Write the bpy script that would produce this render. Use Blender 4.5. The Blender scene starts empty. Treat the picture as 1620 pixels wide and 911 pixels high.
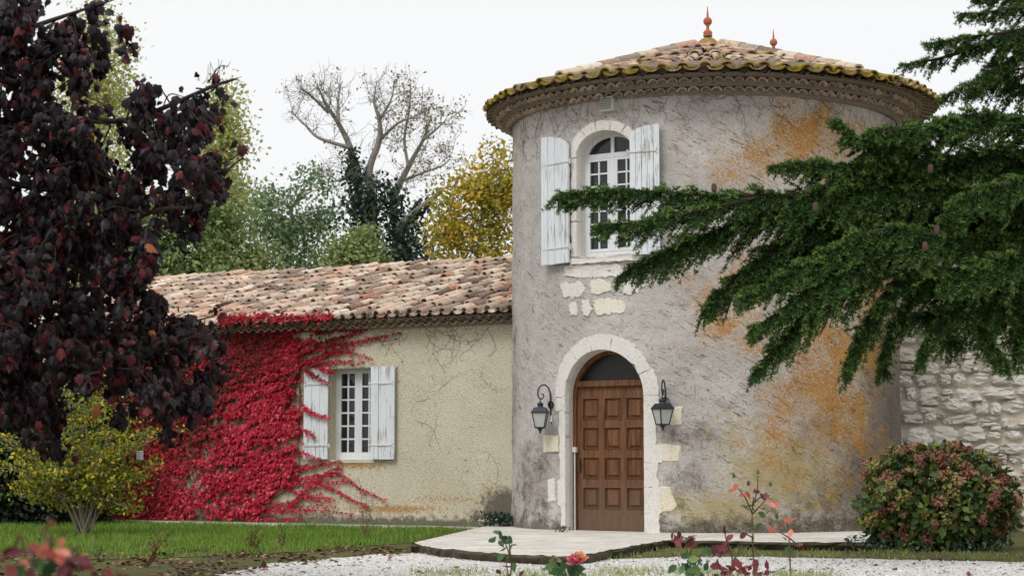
import bpy, math, random
import numpy as np
from mathutils import Matrix, Vector
rng = np.random.default_rng(7)
random.seed(7)
R_ = math.radians
sc = bpy.context.scene
COL = sc.collection

# ------------------------------------------------------------------ camera
F_PX, CX, CY, CAM_H = 3000.0, 810.0, 455.5, 1.065
PITCH = math.atan(272.5 / F_PX)
cam_d = bpy.data.cameras.new('camera')
cam_d.sensor_width = 36.0
cam_d.lens = F_PX / 1620 * 36
cam_d.clip_end = 2000
cam_d.dof.use_dof = True
cam_d.dof.focus_distance = 26.0
cam_d.dof.aperture_fstop = 3.6
cam = bpy.data.objects.new('camera', cam_d)
cam.location = (0, 0, CAM_H)
cam.rotation_euler = (math.pi / 2 + PITCH, 0, 0)
COL.objects.link(cam)
sc.camera = cam

# ------------------------------------------------------------------ overcast sky
SUN_EL, SUN_AZ = 48.0, -35.0          # sun high behind the camera, to its left
world = bpy.data.worlds.new('World')
sc.world = world
world.use_nodes = True
wn = world.node_tree
for n in list(wn.nodes): wn.nodes.remove(n)
w_out = wn.nodes.new('ShaderNodeOutputWorld')
w_bg = wn.nodes.new('ShaderNodeBackground')
w_sky = wn.nodes.new('ShaderNodeTexSky')
w_sky.sky_type = 'NISHITA'
w_sky.sun_disc = False
w_sky.sun_elevation = R_(SUN_EL)
w_sky.sun_rotation = R_(180 + SUN_AZ)
w_sky.air_density = 1.0
w_sky.dust_density = 6.0
w_hs = wn.nodes.new('ShaderNodeHueSaturation')
w_hs.inputs['Saturation'].default_value = 0.10
w_mix = wn.nodes.new('ShaderNodeMix'); w_mix.data_type = 'RGBA'
w_mix.inputs[0].default_value = 0.90               # cloud sheet over the clear sky
w_mix.inputs[7].default_value = (10.1, 10.2, 10.35, 1)
wn.links.new(w_sky.outputs[0], w_hs.inputs['Color'])
wn.links.new(w_hs.outputs[0], w_mix.inputs[6])
wn.links.new(w_mix.outputs[2], w_bg.inputs['Color'])
w_bg.inputs['Strength'].default_value = 0.10
wn.links.new(w_bg.outputs[0], w_out.inputs[0])
sun_d = bpy.data.lights.new('sun', 'SUN')
sun_d.energy = 1.5
sun_d.angle = R_(24)
sun_d.color = (1.0, 0.985, 0.96)
sun = bpy.data.objects.new('sun', sun_d)
_sv = Vector((math.sin(R_(SUN_AZ)) * math.cos(R_(SUN_EL)), -math.cos(R_(SUN_AZ)) * math.cos(R_(SUN_EL)), math.sin(R_(SUN_EL))))
sun.rotation_euler = _sv.to_track_quat('Z', 'Y').to_euler()
sun.location = _sv * 60
COL.objects.link(sun)
sc.view_settings.view_transform = 'Standard'
sc.view_settings.look = 'None'
sc.view_settings.gamma = 1.0
sc.view_settings.use_curve_mapping = False
sc.view_settings.exposure = 0.0
sc.render.engine = 'CYCLES'
sc.cycles.use_denoising = True
sc.cycles.max_bounces = 6
sc.cycles.transparent_max_bounces = 4

# ------------------------------------------------------------------ picture geometry
_sp, _cp = math.sin(PITCH), math.cos(PITCH)
def ray(u, v):
    x, y = (u - CX) / F_PX, (CY - v) / F_PX
    return Vector((x, _cp - y * _sp, _sp + y * _cp))
CAM = Vector((0, 0, CAM_H))
def at(u, v, Y):
    d = ray(u, v); return CAM + d * (Y / d.y)
def onz(u, v, z=0.0):
    d = ray(u, v); return CAM + d * ((z - CAM_H) / d.z)
def proj(P):
    P = np.asarray(P, float).reshape(-1, 3) - np.array(CAM)
    dz = P[:, 1] * _cp + P[:, 2] * _sp
    dy = -P[:, 1] * _sp + P[:, 2] * _cp
    return CX + F_PX * P[:, 0] / dz, CY - F_PX * dy / dz

# ------------------------------------------------------------------ materials
def lin(r, g, b, k=1.0):
    f = lambda c: (c / 255 / 12.92) if c / 255 <= 0.04045 else ((c / 255 + 0.055) / 1.055) ** 2.4
    return (f(r) * k, f(g) * k, f(b) * k, 1)

class Mat:
    def __init__(s, name, rough=0.9, spec=0.3):
        s.m = bpy.data.materials.new(name); s.m.use_nodes = True
        s.t = s.m.node_tree; s.b = s.t.nodes['Principled BSDF']
        s.b.inputs['Roughness'].default_value = rough
        s.b.inputs['Specular IOR Level'].default_value = spec
        s._c = None
    def new(s, typ, **kw):
        n = s.t.nodes.new(typ)
        for k, v in kw.items(): setattr(n, k, v)
        return n
    def set(s, sock, v):
        if isinstance(v, bpy.types.NodeSocket): s.t.links.new(v, sock)
        elif v is not None: sock.default_value = v
    def coord(s, kind='Object'):
        if s._c is None: s._c = s.new('ShaderNodeTexCoord')
        return s._c.outputs[kind]
    def geo(s, what): return s.new('ShaderNodeNewGeometry').outputs[what]
    def mapping(s, vec, scale=(1, 1, 1), rot=(0, 0, 0), loc=(0, 0, 0)):
        n = s.new('ShaderNodeMapping'); s.set(n.inputs['Vector'], vec)
        n.inputs['Scale'].default_value = scale; n.inputs['Rotation'].default_value = rot; n.inputs['Location'].default_value = loc
        return n.outputs[0]
    def noise(s, vec, scale, detail=4, rough=0.55, dist=0.0):
        n = s.new('ShaderNodeTexNoise'); s.set(n.inputs['Vector'], vec)
        n.inputs['Scale'].default_value = scale; n.inputs['Detail'].default_value = detail
        n.inputs['Roughness'].default_value = rough; n.inputs['Distortion'].default_value = dist
        return n.outputs['Fac']
    def voro(s, vec, scale, feat='F1', out='Distance'):
        n = s.new('ShaderNodeTexVoronoi', feature=feat); s.set(n.inputs['Vector'], vec); n.inputs['Scale'].default_value = scale
        return n.outputs[out]
    def ramp(s, fac, stops, interp='LINEAR'):
        n = s.new('ShaderNodeValToRGB'); s.set(n.inputs[0], fac); cr = n.color_ramp; cr.interpolation = interp
        while len(cr.elements) < len(stops): cr.elements.new(0.5)
        for e, (p, c) in zip(cr.elements, stops):
            e.position = p; e.color = c if not isinstance(c, (int, float)) else (c, c, c, 1)
        return n.outputs[0]
    def math(s, op, a, b=None, clamp=False):
        n = s.new('ShaderNodeMath', operation=op, use_clamp=clamp); s.set(n.inputs[0], a)
        if b is not None: s.set(n.inputs[1], b)
        return n.outputs[0]
    def mix(s, fac, a, b, mode='MIX'):
        n = s.new('ShaderNodeMix', data_type='RGBA', blend_type=mode)
        s.set(n.inputs[0], fac); s.set(n.inputs[6], a); s.set(n.inputs[7], b); return n.outputs[2]
    def attr(s, name): return s.new('ShaderNodeAttribute', attribute_name=name).outputs['Fac']
    def rnd(s):
        a = s.new('ShaderNodeObjectInfo').outputs['Random']; b = s.geo('Random Per Island')
        return s.math('FRACT', s.math('ADD', a, b))
    def bump(s, h, strength=0.5, dist=0.02):
        n = s.new('ShaderNodeBump'); s.set(n.inputs['Height'], h)
        n.inputs['Strength'].default_value = strength; n.inputs['Distance'].default_value = dist
        s.t.links.new(n.outputs[0], s.b.inputs['Normal'])
    def color(s, c): s.set(s.b.inputs['Base Color'], c); return s

MATS = {}
def M(name): return MATS[name].m

def m_tower():
    m = Mat('tower_plaster', 0.95, 0.12); uv = m.coord('UV')
    big = m.noise(uv, 0.9, 5, 0.6); mid = m.noise(uv, 6, 7, 0.7); fine = m.noise(uv, 42, 5, 0.75); grit = m.noise(uv, 110, 3, 0.7)
    c = m.mix(m.ramp(big, [(0.36, 0), (0.64, 1)]), lin(188, 181, 176), lin(220, 215, 210))
    c = m.mix(m.math('MULTIPLY', m.ramp(mid, [(0.48, 0), (0.68, 1)]), 0.5), c, lin(166, 157, 149))
    c = m.mix(m.math('MULTIPLY', m.ramp(fine, [(0.50, 0), (0.66, 1)]), 0.6), c, lin(222, 216, 208))
    c = m.mix(m.math('MULTIPLY', m.ramp(fine, [(0.33, 1), (0.44, 0)]), 0.4), c, lin(132, 122, 113))
    c = m.mix(m.math('MULTIPLY', m.ramp(grit, [(0.34, 1), (0.44, 0)]), 0.4), c, lin(122, 113, 106))
    # trowel strokes: short slanting gouges
    st = m.noise(m.mapping(m.mapping(uv, (1, 1, 1), (0, 0, R_(28))), (4.0, 24, 1)), 1.2, 5, 0.66, 1.2)
    st2 = m.noise(m.mapping(uv, (19, 6, 1), (0, 0, R_(-16))), 1.2, 5, 0.7, 1.4)
    wet = m.noise(uv, 1.7, 4, 0.6)
    crack = m.ramp(st, [(0.355, 1), (0.40, 0)]); crack2 = m.ramp(st2, [(0.315, 1), (0.37, 0)])
    pits = m.math('MAXIMUM', m.math('MULTIPLY', crack, m.ramp(wet, [(0.42, 0.08), (0.6, 1)])), m.math('MULTIPLY', crack2, m.ramp(wet, [(0.4, 0.8), (0.5, 0.05)])))
    c = m.mix(m.math('MULTIPLY', pits, 0.62), c, lin(84, 75, 69))
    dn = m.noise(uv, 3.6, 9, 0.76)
    dirt_shade = m.ramp(m.math('ADD', m.attr('dirt_shade'), m.math('MULTIPLY', m.math('SUBTRACT', dn, 0.5), 3.0)), [(0.32, 0), (0.95, 1)])
    c = m.mix(m.math('MULTIPLY', dirt_shade, 0.8), c, m.mix(m.ramp(fine, [(0.38, 0), (0.6, 1)]), lin(62, 54, 48), lin(128, 113, 101)))
    yl = m.ramp(m.math('ADD', m.attr('yellow'), m.math('MULTIPLY', m.math('SUBTRACT', m.noise(uv, 5.5, 9, 0.78), 0.5), 2.2)), [(0.3, 0), (0.8, 1)])
    c = m.mix(m.math('MULTIPLY', yl, 0.72), c, m.mix(fine, lin(140, 122, 66), lin(206, 188, 124)))
    on = m.math('ADD', m.math('MULTIPLY', m.math('SUBTRACT', m.noise(m.mapping(uv, (1, 0.7, 1)), 30, 8, 0.85), 0.5), 5.0), m.math('MULTIPLY', m.math('SUBTRACT', m.noise(uv, 2.2, 5, 0.65), 0.5), 2.6))
    orr = m.ramp(m.math('ADD', m.attr('orange'), on), [(0.62, 0), (0.92, 1)])
    halo = m.ramp(m.math('ADD', m.attr('orange'), m.math('MULTIPLY', on, 0.35)), [(0.3, 0), (0.95, 1)])
    c = m.mix(m.math('MULTIPLY', halo, 0.55), c, m.mix(fine, lin(158, 126, 86), lin(214, 182, 134)))
    c = m.mix(m.math('MULTIPLY', orr, 0.8), c, m.mix(m.ramp(fine, [(0.35, 0), (0.62, 1)]), lin(150, 96, 34), lin(220, 156, 58)))
    c = m.mix(m.math('MULTIPLY', m.math('MULTIPLY', pits, halo), 0.6), c, lin(86, 70, 54))
    damp = m.ramp(m.math('ADD', m.attr('damp'), m.math('MULTIPLY', m.math('SUBTRACT', dn, 0.5), 2.4)), [(0.35, 0), (0.8, 1)])
    c = m.mix(m.math('MULTIPLY', damp, 0.8), c, m.mix(m.ramp(fine, [(0.38, 0), (0.6, 1)]), lin(44, 42, 34), lin(118, 110, 88)))
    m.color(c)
    h = m.math('ADD', m.math('MULTIPLY', pits, -1.6), m.math('ADD', m.math('MULTIPLY', mid, 1.6), m.math('MULTIPLY', fine, 0.9)))
    m.bump(h, 0.9, 0.03)
    return m
def m_wing():
    m = Mat('wing_render', 0.95, 0.12); o = m.coord('Object')
    v = m.mapping(o, (1, 1, 1))
    big = m.noise(v, 0.8, 5, 0.6); fine = m.noise(v, 48, 4, 0.75); gr = m.voro(v, 60)
    c = m.mix(m.ramp(big, [(0.35, 0), (0.7, 1)]), lin(204, 195, 171), lin(224, 216, 195))
    c = m.mix(m.math('MULTIPLY', m.ramp(fine, [(0.38, 1), (0.5, 0)]), 0.7), c, lin(136, 123, 102))
    c = m.mix(m.math('MULTIPLY', m.ramp(m.noise(v, 90, 3, 0.7), [(0.55, 0), (0.7, 1)]), 0.6), c, lin(228, 220, 196))
    tend = m.noise(m.mapping(o, (5, 5, 5)), 1.1, 6, 0.72, 2.6)
    c = m.mix(m.math('MULTIPLY', m.ramp(tend, [(0.335, 1), (0.365, 0)]), 0.8), c, lin(84, 70, 54))
    on = m.math('MULTIPLY', m.math('SUBTRACT', m.noise(v, 22, 7, 0.8), 0.5), 2.6)
    orr = m.ramp(m.math('ADD', m.attr('orange'), on), [(0.5, 0), (0.75, 1)])
    c = m.mix(m.math('MULTIPLY', orr, 0.8), c, lin(168, 118, 48))
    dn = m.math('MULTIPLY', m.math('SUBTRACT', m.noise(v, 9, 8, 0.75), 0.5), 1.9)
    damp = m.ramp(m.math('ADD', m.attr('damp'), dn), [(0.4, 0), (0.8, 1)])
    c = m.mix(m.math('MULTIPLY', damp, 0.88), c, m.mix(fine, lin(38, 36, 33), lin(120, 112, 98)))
    m.color(c)
    m.bump(m.math('ADD', fine, m.math('MULTIPLY', gr, 0.6)), 0.8, 0.014)
    return m
def m_limestone(name, a, b, stain):
    m = Mat(name, 0.92, 0.2); o = m.coord('Object')
    n1 = m.noise(o, 4, 6, 0.65); n2 = m.noise(o, 40, 5, 0.7)
    c = m.mix(n1, lin(*a), lin(*b))
    c = m.mix(m.math('MULTIPLY', m.ramp(n2, [(0.35, 1), (0.5, 0)]), 0.55), c, lin(*stain))
    c = m.mix(m.math('MULTIPLY', m.ramp(m.noise(o, 9, 7, 0.75), [(0.6, 0), (0.72, 1)]), 0.45), c, lin(150, 142, 128))
    m.color(c); m.bump(m.math('ADD', n1, m.math('MULTIPLY', n2, 0.6)), 0.6, 0.012)
    return m
def m_tile(name, stops, moss, mossamt, dark=0.5):
    m = Mat(name, 0.92, 0.2); o = m.coord('Generated'); w = m.geo('Position')
    c = m.ramp(m.rnd(), [(i / (len(stops) - 1), lin(*s)) for i, s in enumerate(stops)])
    n1 = m.noise(w, 9, 6, 0.7); n2 = m.noise(w, 38, 5, 0.75)
    c = m.mix(m.math('MULTIPLY', m.ramp(n1, [(0.5, 0), (0.68, 1)]), dark), c, lin(82, 72, 64))
    c = m.mix(m.math('MULTIPLY', m.ramp(n2, [(0.52, 0), (0.66, 1)]), 0.5), c, lin(226, 208, 184))
    c = m.mix(m.math('MULTIPLY', m.ramp(n2, [(0.3, 1), (0.42, 0)]), 0.5), c, lin(70, 62, 54))
    mo = m.ramp(m.math('ADD', m.noise(w, 5, 7, 0.75), mossamt), [(0.58, 0), (0.68, 1)])
    c = m.mix(mo, c, m.mix(n2, lin(*moss[0]), lin(*moss[1])))
    m.color(c); m.bump(m.math('ADD', n1, n2), 0.5, 0.01)
    return m
def m_paint(name, base, wood, amt, rotax=(30, 30, 1.6)):
    m = Mat(name, 0.6, 0.3); o = m.coord('Object'); w = m.geo('Position')
    g = m.noise(m.mapping(w, rotax), 1.0, 6, 0.7, 0.6); g2 = m.noise(m.mapping(w, (90, 90, 5)), 1.0, 5, 0.7)
    c = m.mix(m.noise(w, 3, 4), lin(*base), lin(*[x * 0.93 for x in base]))
    c = m.mix(m.math('MULTIPLY', m.ramp(g2, [(0.56, 0), (0.7, 1)]), 0.45), c, lin(*wood))
    c = m.mix(m.ramp(m.math('ADD', g, m.math('MULTIPLY', m.math('SUBTRACT', m.noise(w, 2.2, 3), 0.5), 0.5)), [(amt, 0), (amt + 0.07, 0.85)]), c, lin(*wood))
    m.color(c); m.bump(m.math('ADD', g, g2), 0.3, 0.006)
    return m
def m_wood():
    m = Mat('door_wood', 0.62, 0.3); w = m.geo('Position')
    g = m.ramp(m.noise(m.mapping(w, (26, 26, 1.8)), 1.0, 6, 0.7, 0.8), [(0.3, 0), (0.7, 1)]); g2 = m.noise(m.mapping(w, (80, 80, 5)), 1.0, 4, 0.7)
    c = m.mix(g, lin(66, 42, 28), lin(138, 94, 62))
    c = m.mix(m.math('MULTIPLY', m.ramp(g2, [(0.5, 0), (0.68, 1)]), 0.7), c, lin(54, 33, 20))
    hz = m.new('ShaderNodeSeparateXYZ'); m.set(hz.inputs[0], w)
    low = m.ramp(m.math('ADD', hz.outputs[2], m.math('MULTIPLY', m.math('SUBTRACT', m.noise(w, 5, 7, 0.75), 0.5), 0.9)), [(0.30, 1), (0.95, 0)])
    c = m.mix(m.math('MULTIPLY', low, 0.62), c, m.mix(g2, lin(62, 46, 36), lin(128, 110, 92)))
    m.color(c); m.bump(m.math('ADD', g, g2), 0.25, 0.004)
    return m
def m_plain(name, rgb, rough=0.6, spec=0.4, var=0.12, scale=30, metal=0.0):
    m = Mat(name, rough, spec); w = m.geo('Position'); n = m.noise(w, scale, 5, 0.7)
    a = lin(*rgb); lo = tuple(x * (1 - var * 2) for x in a[:3]) + (1,); hi = tuple(min(1, x * (1 + var * 2)) for x in a[:3]) + (1,)
    m.color(m.mix(n, lo, hi)); m.b.inputs['Metallic'].default_value = metal; m.bump(n, 0.2, 0.004)
    return m
def m_leaf(name, stops, rough=0.55, spec=0.3, trans=0.25, big=None, attr=None):
    m = Mat(name, rough, spec); r = m.rnd()
    if attr: r = m.math('ADD', m.math('MULTIPLY', r, 0.55), m.math('MULTIPLY', m.attr(attr), 0.45))
    c = m.ramp(r, [(p, lin(*s)) for p, s in stops])
    if big: c = m.mix(m.ramp(m.noise(m.geo('Position'), big[0], 3, 0.6), [(0.4, 0), (0.62, 1)]), c, m.mix(0.75, c, lin(*big[1])))
    m.color(c)
    if trans:
        tr = m.new('ShaderNodeBsdfTranslucent'); m.set(tr.inputs[0], c)
        mx = m.new('ShaderNodeMixShader'); mx.inputs[0].default_value = trans
        m.t.links.new(m.b.outputs[0], mx.inputs[1]); m.t.links.new(tr.outputs[0], mx.inputs[2])
        m.t.links.new(mx.outputs[0], m.t.nodes['Material Output'].inputs[0])
    return m
def m_bark(name, a, b):
    m = Mat(name, 0.95, 0.15); w = m.geo('Position')
    n = m.noise(m.mapping(w, (14, 14, 4)), 1.0, 6, 0.7); m.color(m.mix(n, lin(*a), lin(*b))); m.bump(n, 0.7, 0.02)
    return m
def m_ground():
    m = Mat('earth_and_moss', 0.97, 0.1); w = m.geo('Position')
    n = m.noise(w, 1.6, 7, 0.7); f = m.noise(w, 30, 6, 0.75)
    c = m.mix(m.ramp(n, [(0.42, 0), (0.58, 1)]), lin(96, 84, 62), lin(92, 104, 52))
    c = m.mix(m.ramp(f, [(0.35, 1), (0.5, 0)]), c, lin(58, 48, 36))
    c = m.mix(m.ramp(m.noise(w, 60, 3, 0.7), [(0.62, 0), (0.7, 1)]), c, lin(176, 168, 150))
    m.color(c); m.bump(f, 0.8, 0.02)
    return m
def m_gravel():
    m = Mat('white_gravel', 0.95, 0.15); w = m.geo('Position')
    v = m.new('ShaderNodeTexVoronoi'); m.set(v.inputs['Vector'], w); v.inputs['Scale'].default_value = 55
    f = m.noise(w, 45, 4, 0.7); n = m.noise(w, 2.2, 6, 0.7)
    c = m.mix(m.math('FRACT', m.math('MULTIPLY', v.outputs['Distance'], 7.3)), lin(208, 204, 200), lin(244, 242, 240))
    c = m.mix(m.math('MULTIPLY', m.ramp(f, [(0.38, 1), (0.48, 0)]), 0.7), c, lin(150, 142, 134))
    c = m.mix(m.math('MULTIPLY', m.ramp(n, [(0.54, 0), (0.66, 1)]), 0.55), c, m.mix(f, lin(104, 96, 62), lin(168, 158, 136)))
    m.color(c); m.bump(m.math('ADD', v.outputs['Distance'], f), 0.9, 0.012)
    return m
def m_slab():
    m = Mat('terrace_stone', 0.9, 0.25); w = m.geo('Position')
    n = m.noise(m.mapping(w, (1, 2.2, 1)), 1.8, 8, 0.72); f = m.noise(w, 28, 6, 0.75)
    c = m.mix(m.ramp(n, [(0.35, 0), (0.65, 1)]), lin(182, 175, 164), lin(230, 226, 218))
    c = m.mix(m.math('MULTIPLY', m.ramp(m.noise(w, 4.5, 8, 0.75), [(0.54, 0), (0.68, 1)]), 0.6), c, lin(130, 120, 102))
    c = m.mix(m.math('MULTIPLY', m.ramp(f, [(0.3, 1), (0.42, 0)]), 0.6), c, lin(104, 96, 84))
    m.color(c); m.bump(m.math('ADD', n, f), 0.5, 0.012)
    return m
def m_rubble():
    m = Mat('limewashed_rubble', 0.95, 0.15); w = m.geo('Position')
    n = m.noise(w, 7, 7, 0.7); f = m.noise(w, 34, 6, 0.75)
    c = m.mix(m.rnd(), lin(212, 205, 195), lin(236, 231, 224))
    c = m.mix(m.math('MULTIPLY', m.ramp(n, [(0.55, 0), (0.7, 1)]), 0.45), c, lin(190, 168, 142))
    c = m.mix(m.math('MULTIPLY', m.ramp(f, [(0.3, 1), (0.44, 0)]), 0.5), c, lin(150, 142, 132))
    m.color(c); m.bump(m.math('ADD', n, f), 0.9, 0.02)
    return m
MATS['tower'] = m_tower(); MATS['wing'] = m_wing()
MATS['lime'] = m_limestone('white_limestone', (210, 205, 198), (234, 231, 226), (170, 161, 148))
MATS['cream'] = m_limestone('cream_limestone', (212, 202, 176), (232, 226, 208), (166, 152, 124))
MATS['pale'] = m_limestone('pale_limestone', (220, 213, 196), (236, 231, 220), (184, 172, 148))
MATS['tile_tower'] = m_tile('weathered_tile', [(150, 128, 108), (196, 176, 150), (206, 188, 164), (168, 140, 122), (196, 152, 134), (110, 96, 84), (218, 204, 184)], ((84, 78, 30), (140, 124, 48)), -0.03, 0.6)
MATS['tile_moss'] = m_tile('mossy_tile', [(140, 118, 92), (176, 152, 116), (120, 104, 82), (186, 160, 120)], ((96, 86, 26), (168, 142, 44)), 0.13, 0.6)
MATS['tile_wing'] = m_tile('pink_tile', [(204, 172, 152), (234, 218, 196), (112, 96, 88), (214, 180, 160), (158, 140, 124), (238, 224, 204), (200, 146, 120), (92, 82, 76), (184, 164, 146), (232, 206, 184), (126, 112, 100), (222, 202, 178)], ((70, 72, 32), (126, 118, 52)), -0.04, 0.65)
MATS['channel'] = m_tile('channel_tile', [(96, 80, 68), (112, 94, 80), (84, 72, 62)], ((74, 70, 28), (124, 108, 42)), 0.02, 0.7)
MATS['genoise'] = m_tile('cornice_tile', [(176, 154, 138), (206, 184, 166), (150, 132, 120), (190, 168, 152)], ((70, 64, 50), (110, 100, 80)), -0.12, 0.6)
MATS['mortar'] = m_plain('old_mortar', (150, 137, 127), 0.95, 0.15, 0.25, 14)
MATS['wood'] = m_wood()
MATS['shutter'] = m_paint('peeling_white_paint', (226, 230, 234), (140, 134, 126), 0.565)
MATS['paint'] = m_paint('white_window_paint', (228, 230, 232), (188, 182, 172), 0.72)
MATS['hinge'] = m_paint('flaking_hinge_paint', (222, 220, 214), (150, 120, 92), 0.55, (60, 60, 60))
MATS['glass'] = m_plain('dark_glass', (30, 34, 38), 0.06, 0.5, 0.1, 3)
MATS['fan_glass'] = m_plain('dusty_dark_glass', (34, 32, 32), 0.3, 0.4, 0.2, 12)
MATS['iron'] = m_plain('black_iron', (34, 37, 44), 0.42, 0.5, 0.2, 60, 0.3)
MATS['lamp_glass'] = m_plain('frosted_lantern_glass', (178, 182, 176), 0.25, 0.5, 0.08, 20)
MATS['terracotta'] = m_plain('terracotta', (172, 106, 80), 0.85, 0.2, 0.22, 22)
MATS['plastic'] = m_plain('pale_plastic', (206, 206, 200), 0.6, 0.3, 0.06)
MATS['grille'] = m_plain('grille_slot', (120, 118, 110), 0.7, 0.3)
MATS['brass'] = m_plain('weathered_bell_metal', (150, 158, 156), 0.45, 0.5, 0.25, 50, 0.4)
MATS['ground'] = m_ground(); MATS['gravel'] = m_gravel(); MATS['slab'] = m_slab(); MATS['rubble'] = m_rubble()
MATS['slabside'] = m_plain('mossy_stone_edge', (84, 78, 64), 0.97, 0.1, 0.35, 9)
MATS['rubble_mortar'] = m_plain('pale_lime_mortar', (200, 188, 172), 0.97, 0.1, 0.15, 9)
MATS['bark_dark'] = m_bark('dark_bark', (40, 33, 30), (78, 66, 58))
MATS['bark_grey'] = m_bark('grey_bark', (104, 98, 86), (156, 146, 128))
MATS['bark_bare'] = m_bark('bare_tree_bark', (104, 100, 94), (156, 150, 140))
MATS['bark_cedar'] = m_bark('cedar_bark', (42, 34, 28), (84, 70, 58))
MATS['twig'] = m_bark('twig_bark', (96, 78, 58), (150, 126, 98))
MATS['vine_stem'] = m_bark('vine_stem', (70, 44, 34), (112, 80, 60))
MATS['maple'] = m_leaf('maroon_leaf', [(0, (17, 12, 17)), (0.5, (25, 15, 21)), (0.78, (38, 17, 23)), (0.93, (74, 24, 31)), (0.995, (104, 34, 36)), (1, (150, 90, 50))], 0.45, 0.26, 0.06)
MATS['creeper'] = m_leaf('crimson_leaf', [(0, (62, 34, 24)), (0.22, (94, 36, 28)), (0.42, (136, 30, 36)), (0.62, (172, 30, 50)), (0.85, (198, 42, 68)), (1, (222, 104, 112))], 0.6, 0.2, 0.18, attr='tone')
MATS['yshrub'] = m_leaf('yellow_green_leaf', [(0, (66, 90, 36)), (0.4, (108, 126, 44)), (0.68, (164, 164, 52)), (0.92, (208, 190, 62)), (1, (206, 140, 60))], 0.6, 0.25, 0.3)
MATS['hedge'] = m_leaf('dark_hedge_leaf', [(0, (20, 28, 18)), (0.6, (32, 44, 26)), (1, (50, 62, 34))], 0.55, 0.3, 0.1)
MATS['poplar'] = m_leaf('poplar_leaf', [(0, (150, 162, 100)), (0.5, (180, 186, 120)), (0.85, (200, 194, 116)), (1, (206, 176, 88))], 0.6, 0.2, 0.35)
MATS['mimosa'] = m_leaf('feathery_green_leaf', [(0, (74, 104, 66)), (0.5, (108, 132, 80)), (1, (150, 164, 106))], 0.6, 0.2, 0.3, (0.5, (168, 174, 112)))
MATS['acacia'] = m_leaf('grey_green_leaf', [(0, (92, 124, 88)), (0.6, (124, 152, 108)), (1, (164, 180, 134))], 0.6, 0.2, 0.3)
MATS['ivy'] = m_leaf('ivy_leaf', [(0, (32, 52, 44)), (0.7, (52, 74, 58)), (1, (80, 100, 76))], 0.5, 0.3, 0.1)
MATS['ytree'] = m_leaf('autumn_yellow_leaf', [(0, (148, 148, 60)), (0.45, (206, 180, 64)), (0.8, (238, 200, 76)), (1, (238, 182, 70))], 0.6, 0.2, 0.35, (0.6, (132, 140, 62)))
MATS['sparse'] = m_leaf('dry_leaf', [(0, (126, 112, 84)), (1, (164, 150, 104))], 0.7, 0.2, 0.2)
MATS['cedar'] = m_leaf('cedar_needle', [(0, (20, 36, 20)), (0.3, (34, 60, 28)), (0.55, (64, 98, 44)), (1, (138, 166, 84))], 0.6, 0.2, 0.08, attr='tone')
MATS['cone'] = m_bark('cone_scale', (58, 44, 42), (106, 84, 78))
MATS['grass'] = m_leaf('grass_blade', [(0, (78, 116, 40)), (0.6, (116, 154, 60)), (1, (170, 184, 96))], 0.6, 0.2, 0.3)
MATS['weed'] = m_leaf('pale_weed', [(0, (108, 128, 62)), (0.6, (150, 164, 96)), (1, (186, 186, 132))], 0.6, 0.2, 0.3)
MATS['lawn'] = m_leaf('lawn_soil', [(0, (88, 96, 52)), (1, (92, 100, 54))], 0.95, 0.1, 0, (3.0, (84, 70, 50)))
MATS['litter'] = m_leaf('fallen_leaf', [(0, (46, 30, 28)), (0.5, (88, 58, 48)), (0.8, (136, 98, 72)), (1, (170, 136, 104))], 0.7, 0.2, 0)
MATS['hyd_leaf'] = m_leaf('hydrangea_leaf', [(0, (44, 66, 30)), (0.6, (74, 100, 44)), (0.9, (128, 138, 62)), (1, (150, 110, 60))], 0.5, 0.3, 0.2)
MATS['hyd_head'] = m_leaf('faded_hydrangea', [(0, (120, 80, 66)), (0.3, (152, 106, 90)), (0.55, (172, 132, 106)), (0.75, (164, 144, 98)), (0.9, (138, 134, 80)), (1, (168, 100, 98))], 0.7, 0.15, 0.15)
MATS['rose_leaf'] = m_leaf('rose_leaf', [(0, (46, 78, 46)), (0.7, (80, 114, 66)), (1, (128, 152, 90))], 0.45, 0.35, 0.2)
MATS['rose_purple'] = m_leaf('young_purple_leaf', [(0, (74, 34, 46)), (0.6, (112, 50, 62)), (1, (150, 70, 70))], 0.45, 0.35, 0.2)
MATS['rose_coral'] = m_leaf('young_coral_leaf', [(0, (150, 66, 50)), (0.5, (206, 112, 96)), (1, (224, 146, 128))], 0.5, 0.3, 0.3)
MATS['rose_stem'] = m_bark('rose_stem', (70, 60, 42), (104, 86, 62))
MATS['petal_pink'] = m_leaf('pink_petal', [(0, (196, 66, 106)), (1, (228, 132, 150))], 0.55, 0.3, 0.3)
MATS['petal_gold'] = m_leaf('gold_petal', [(0, (214, 140, 100)), (1, (230, 180, 140))], 0.55, 0.3, 0.3)

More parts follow.
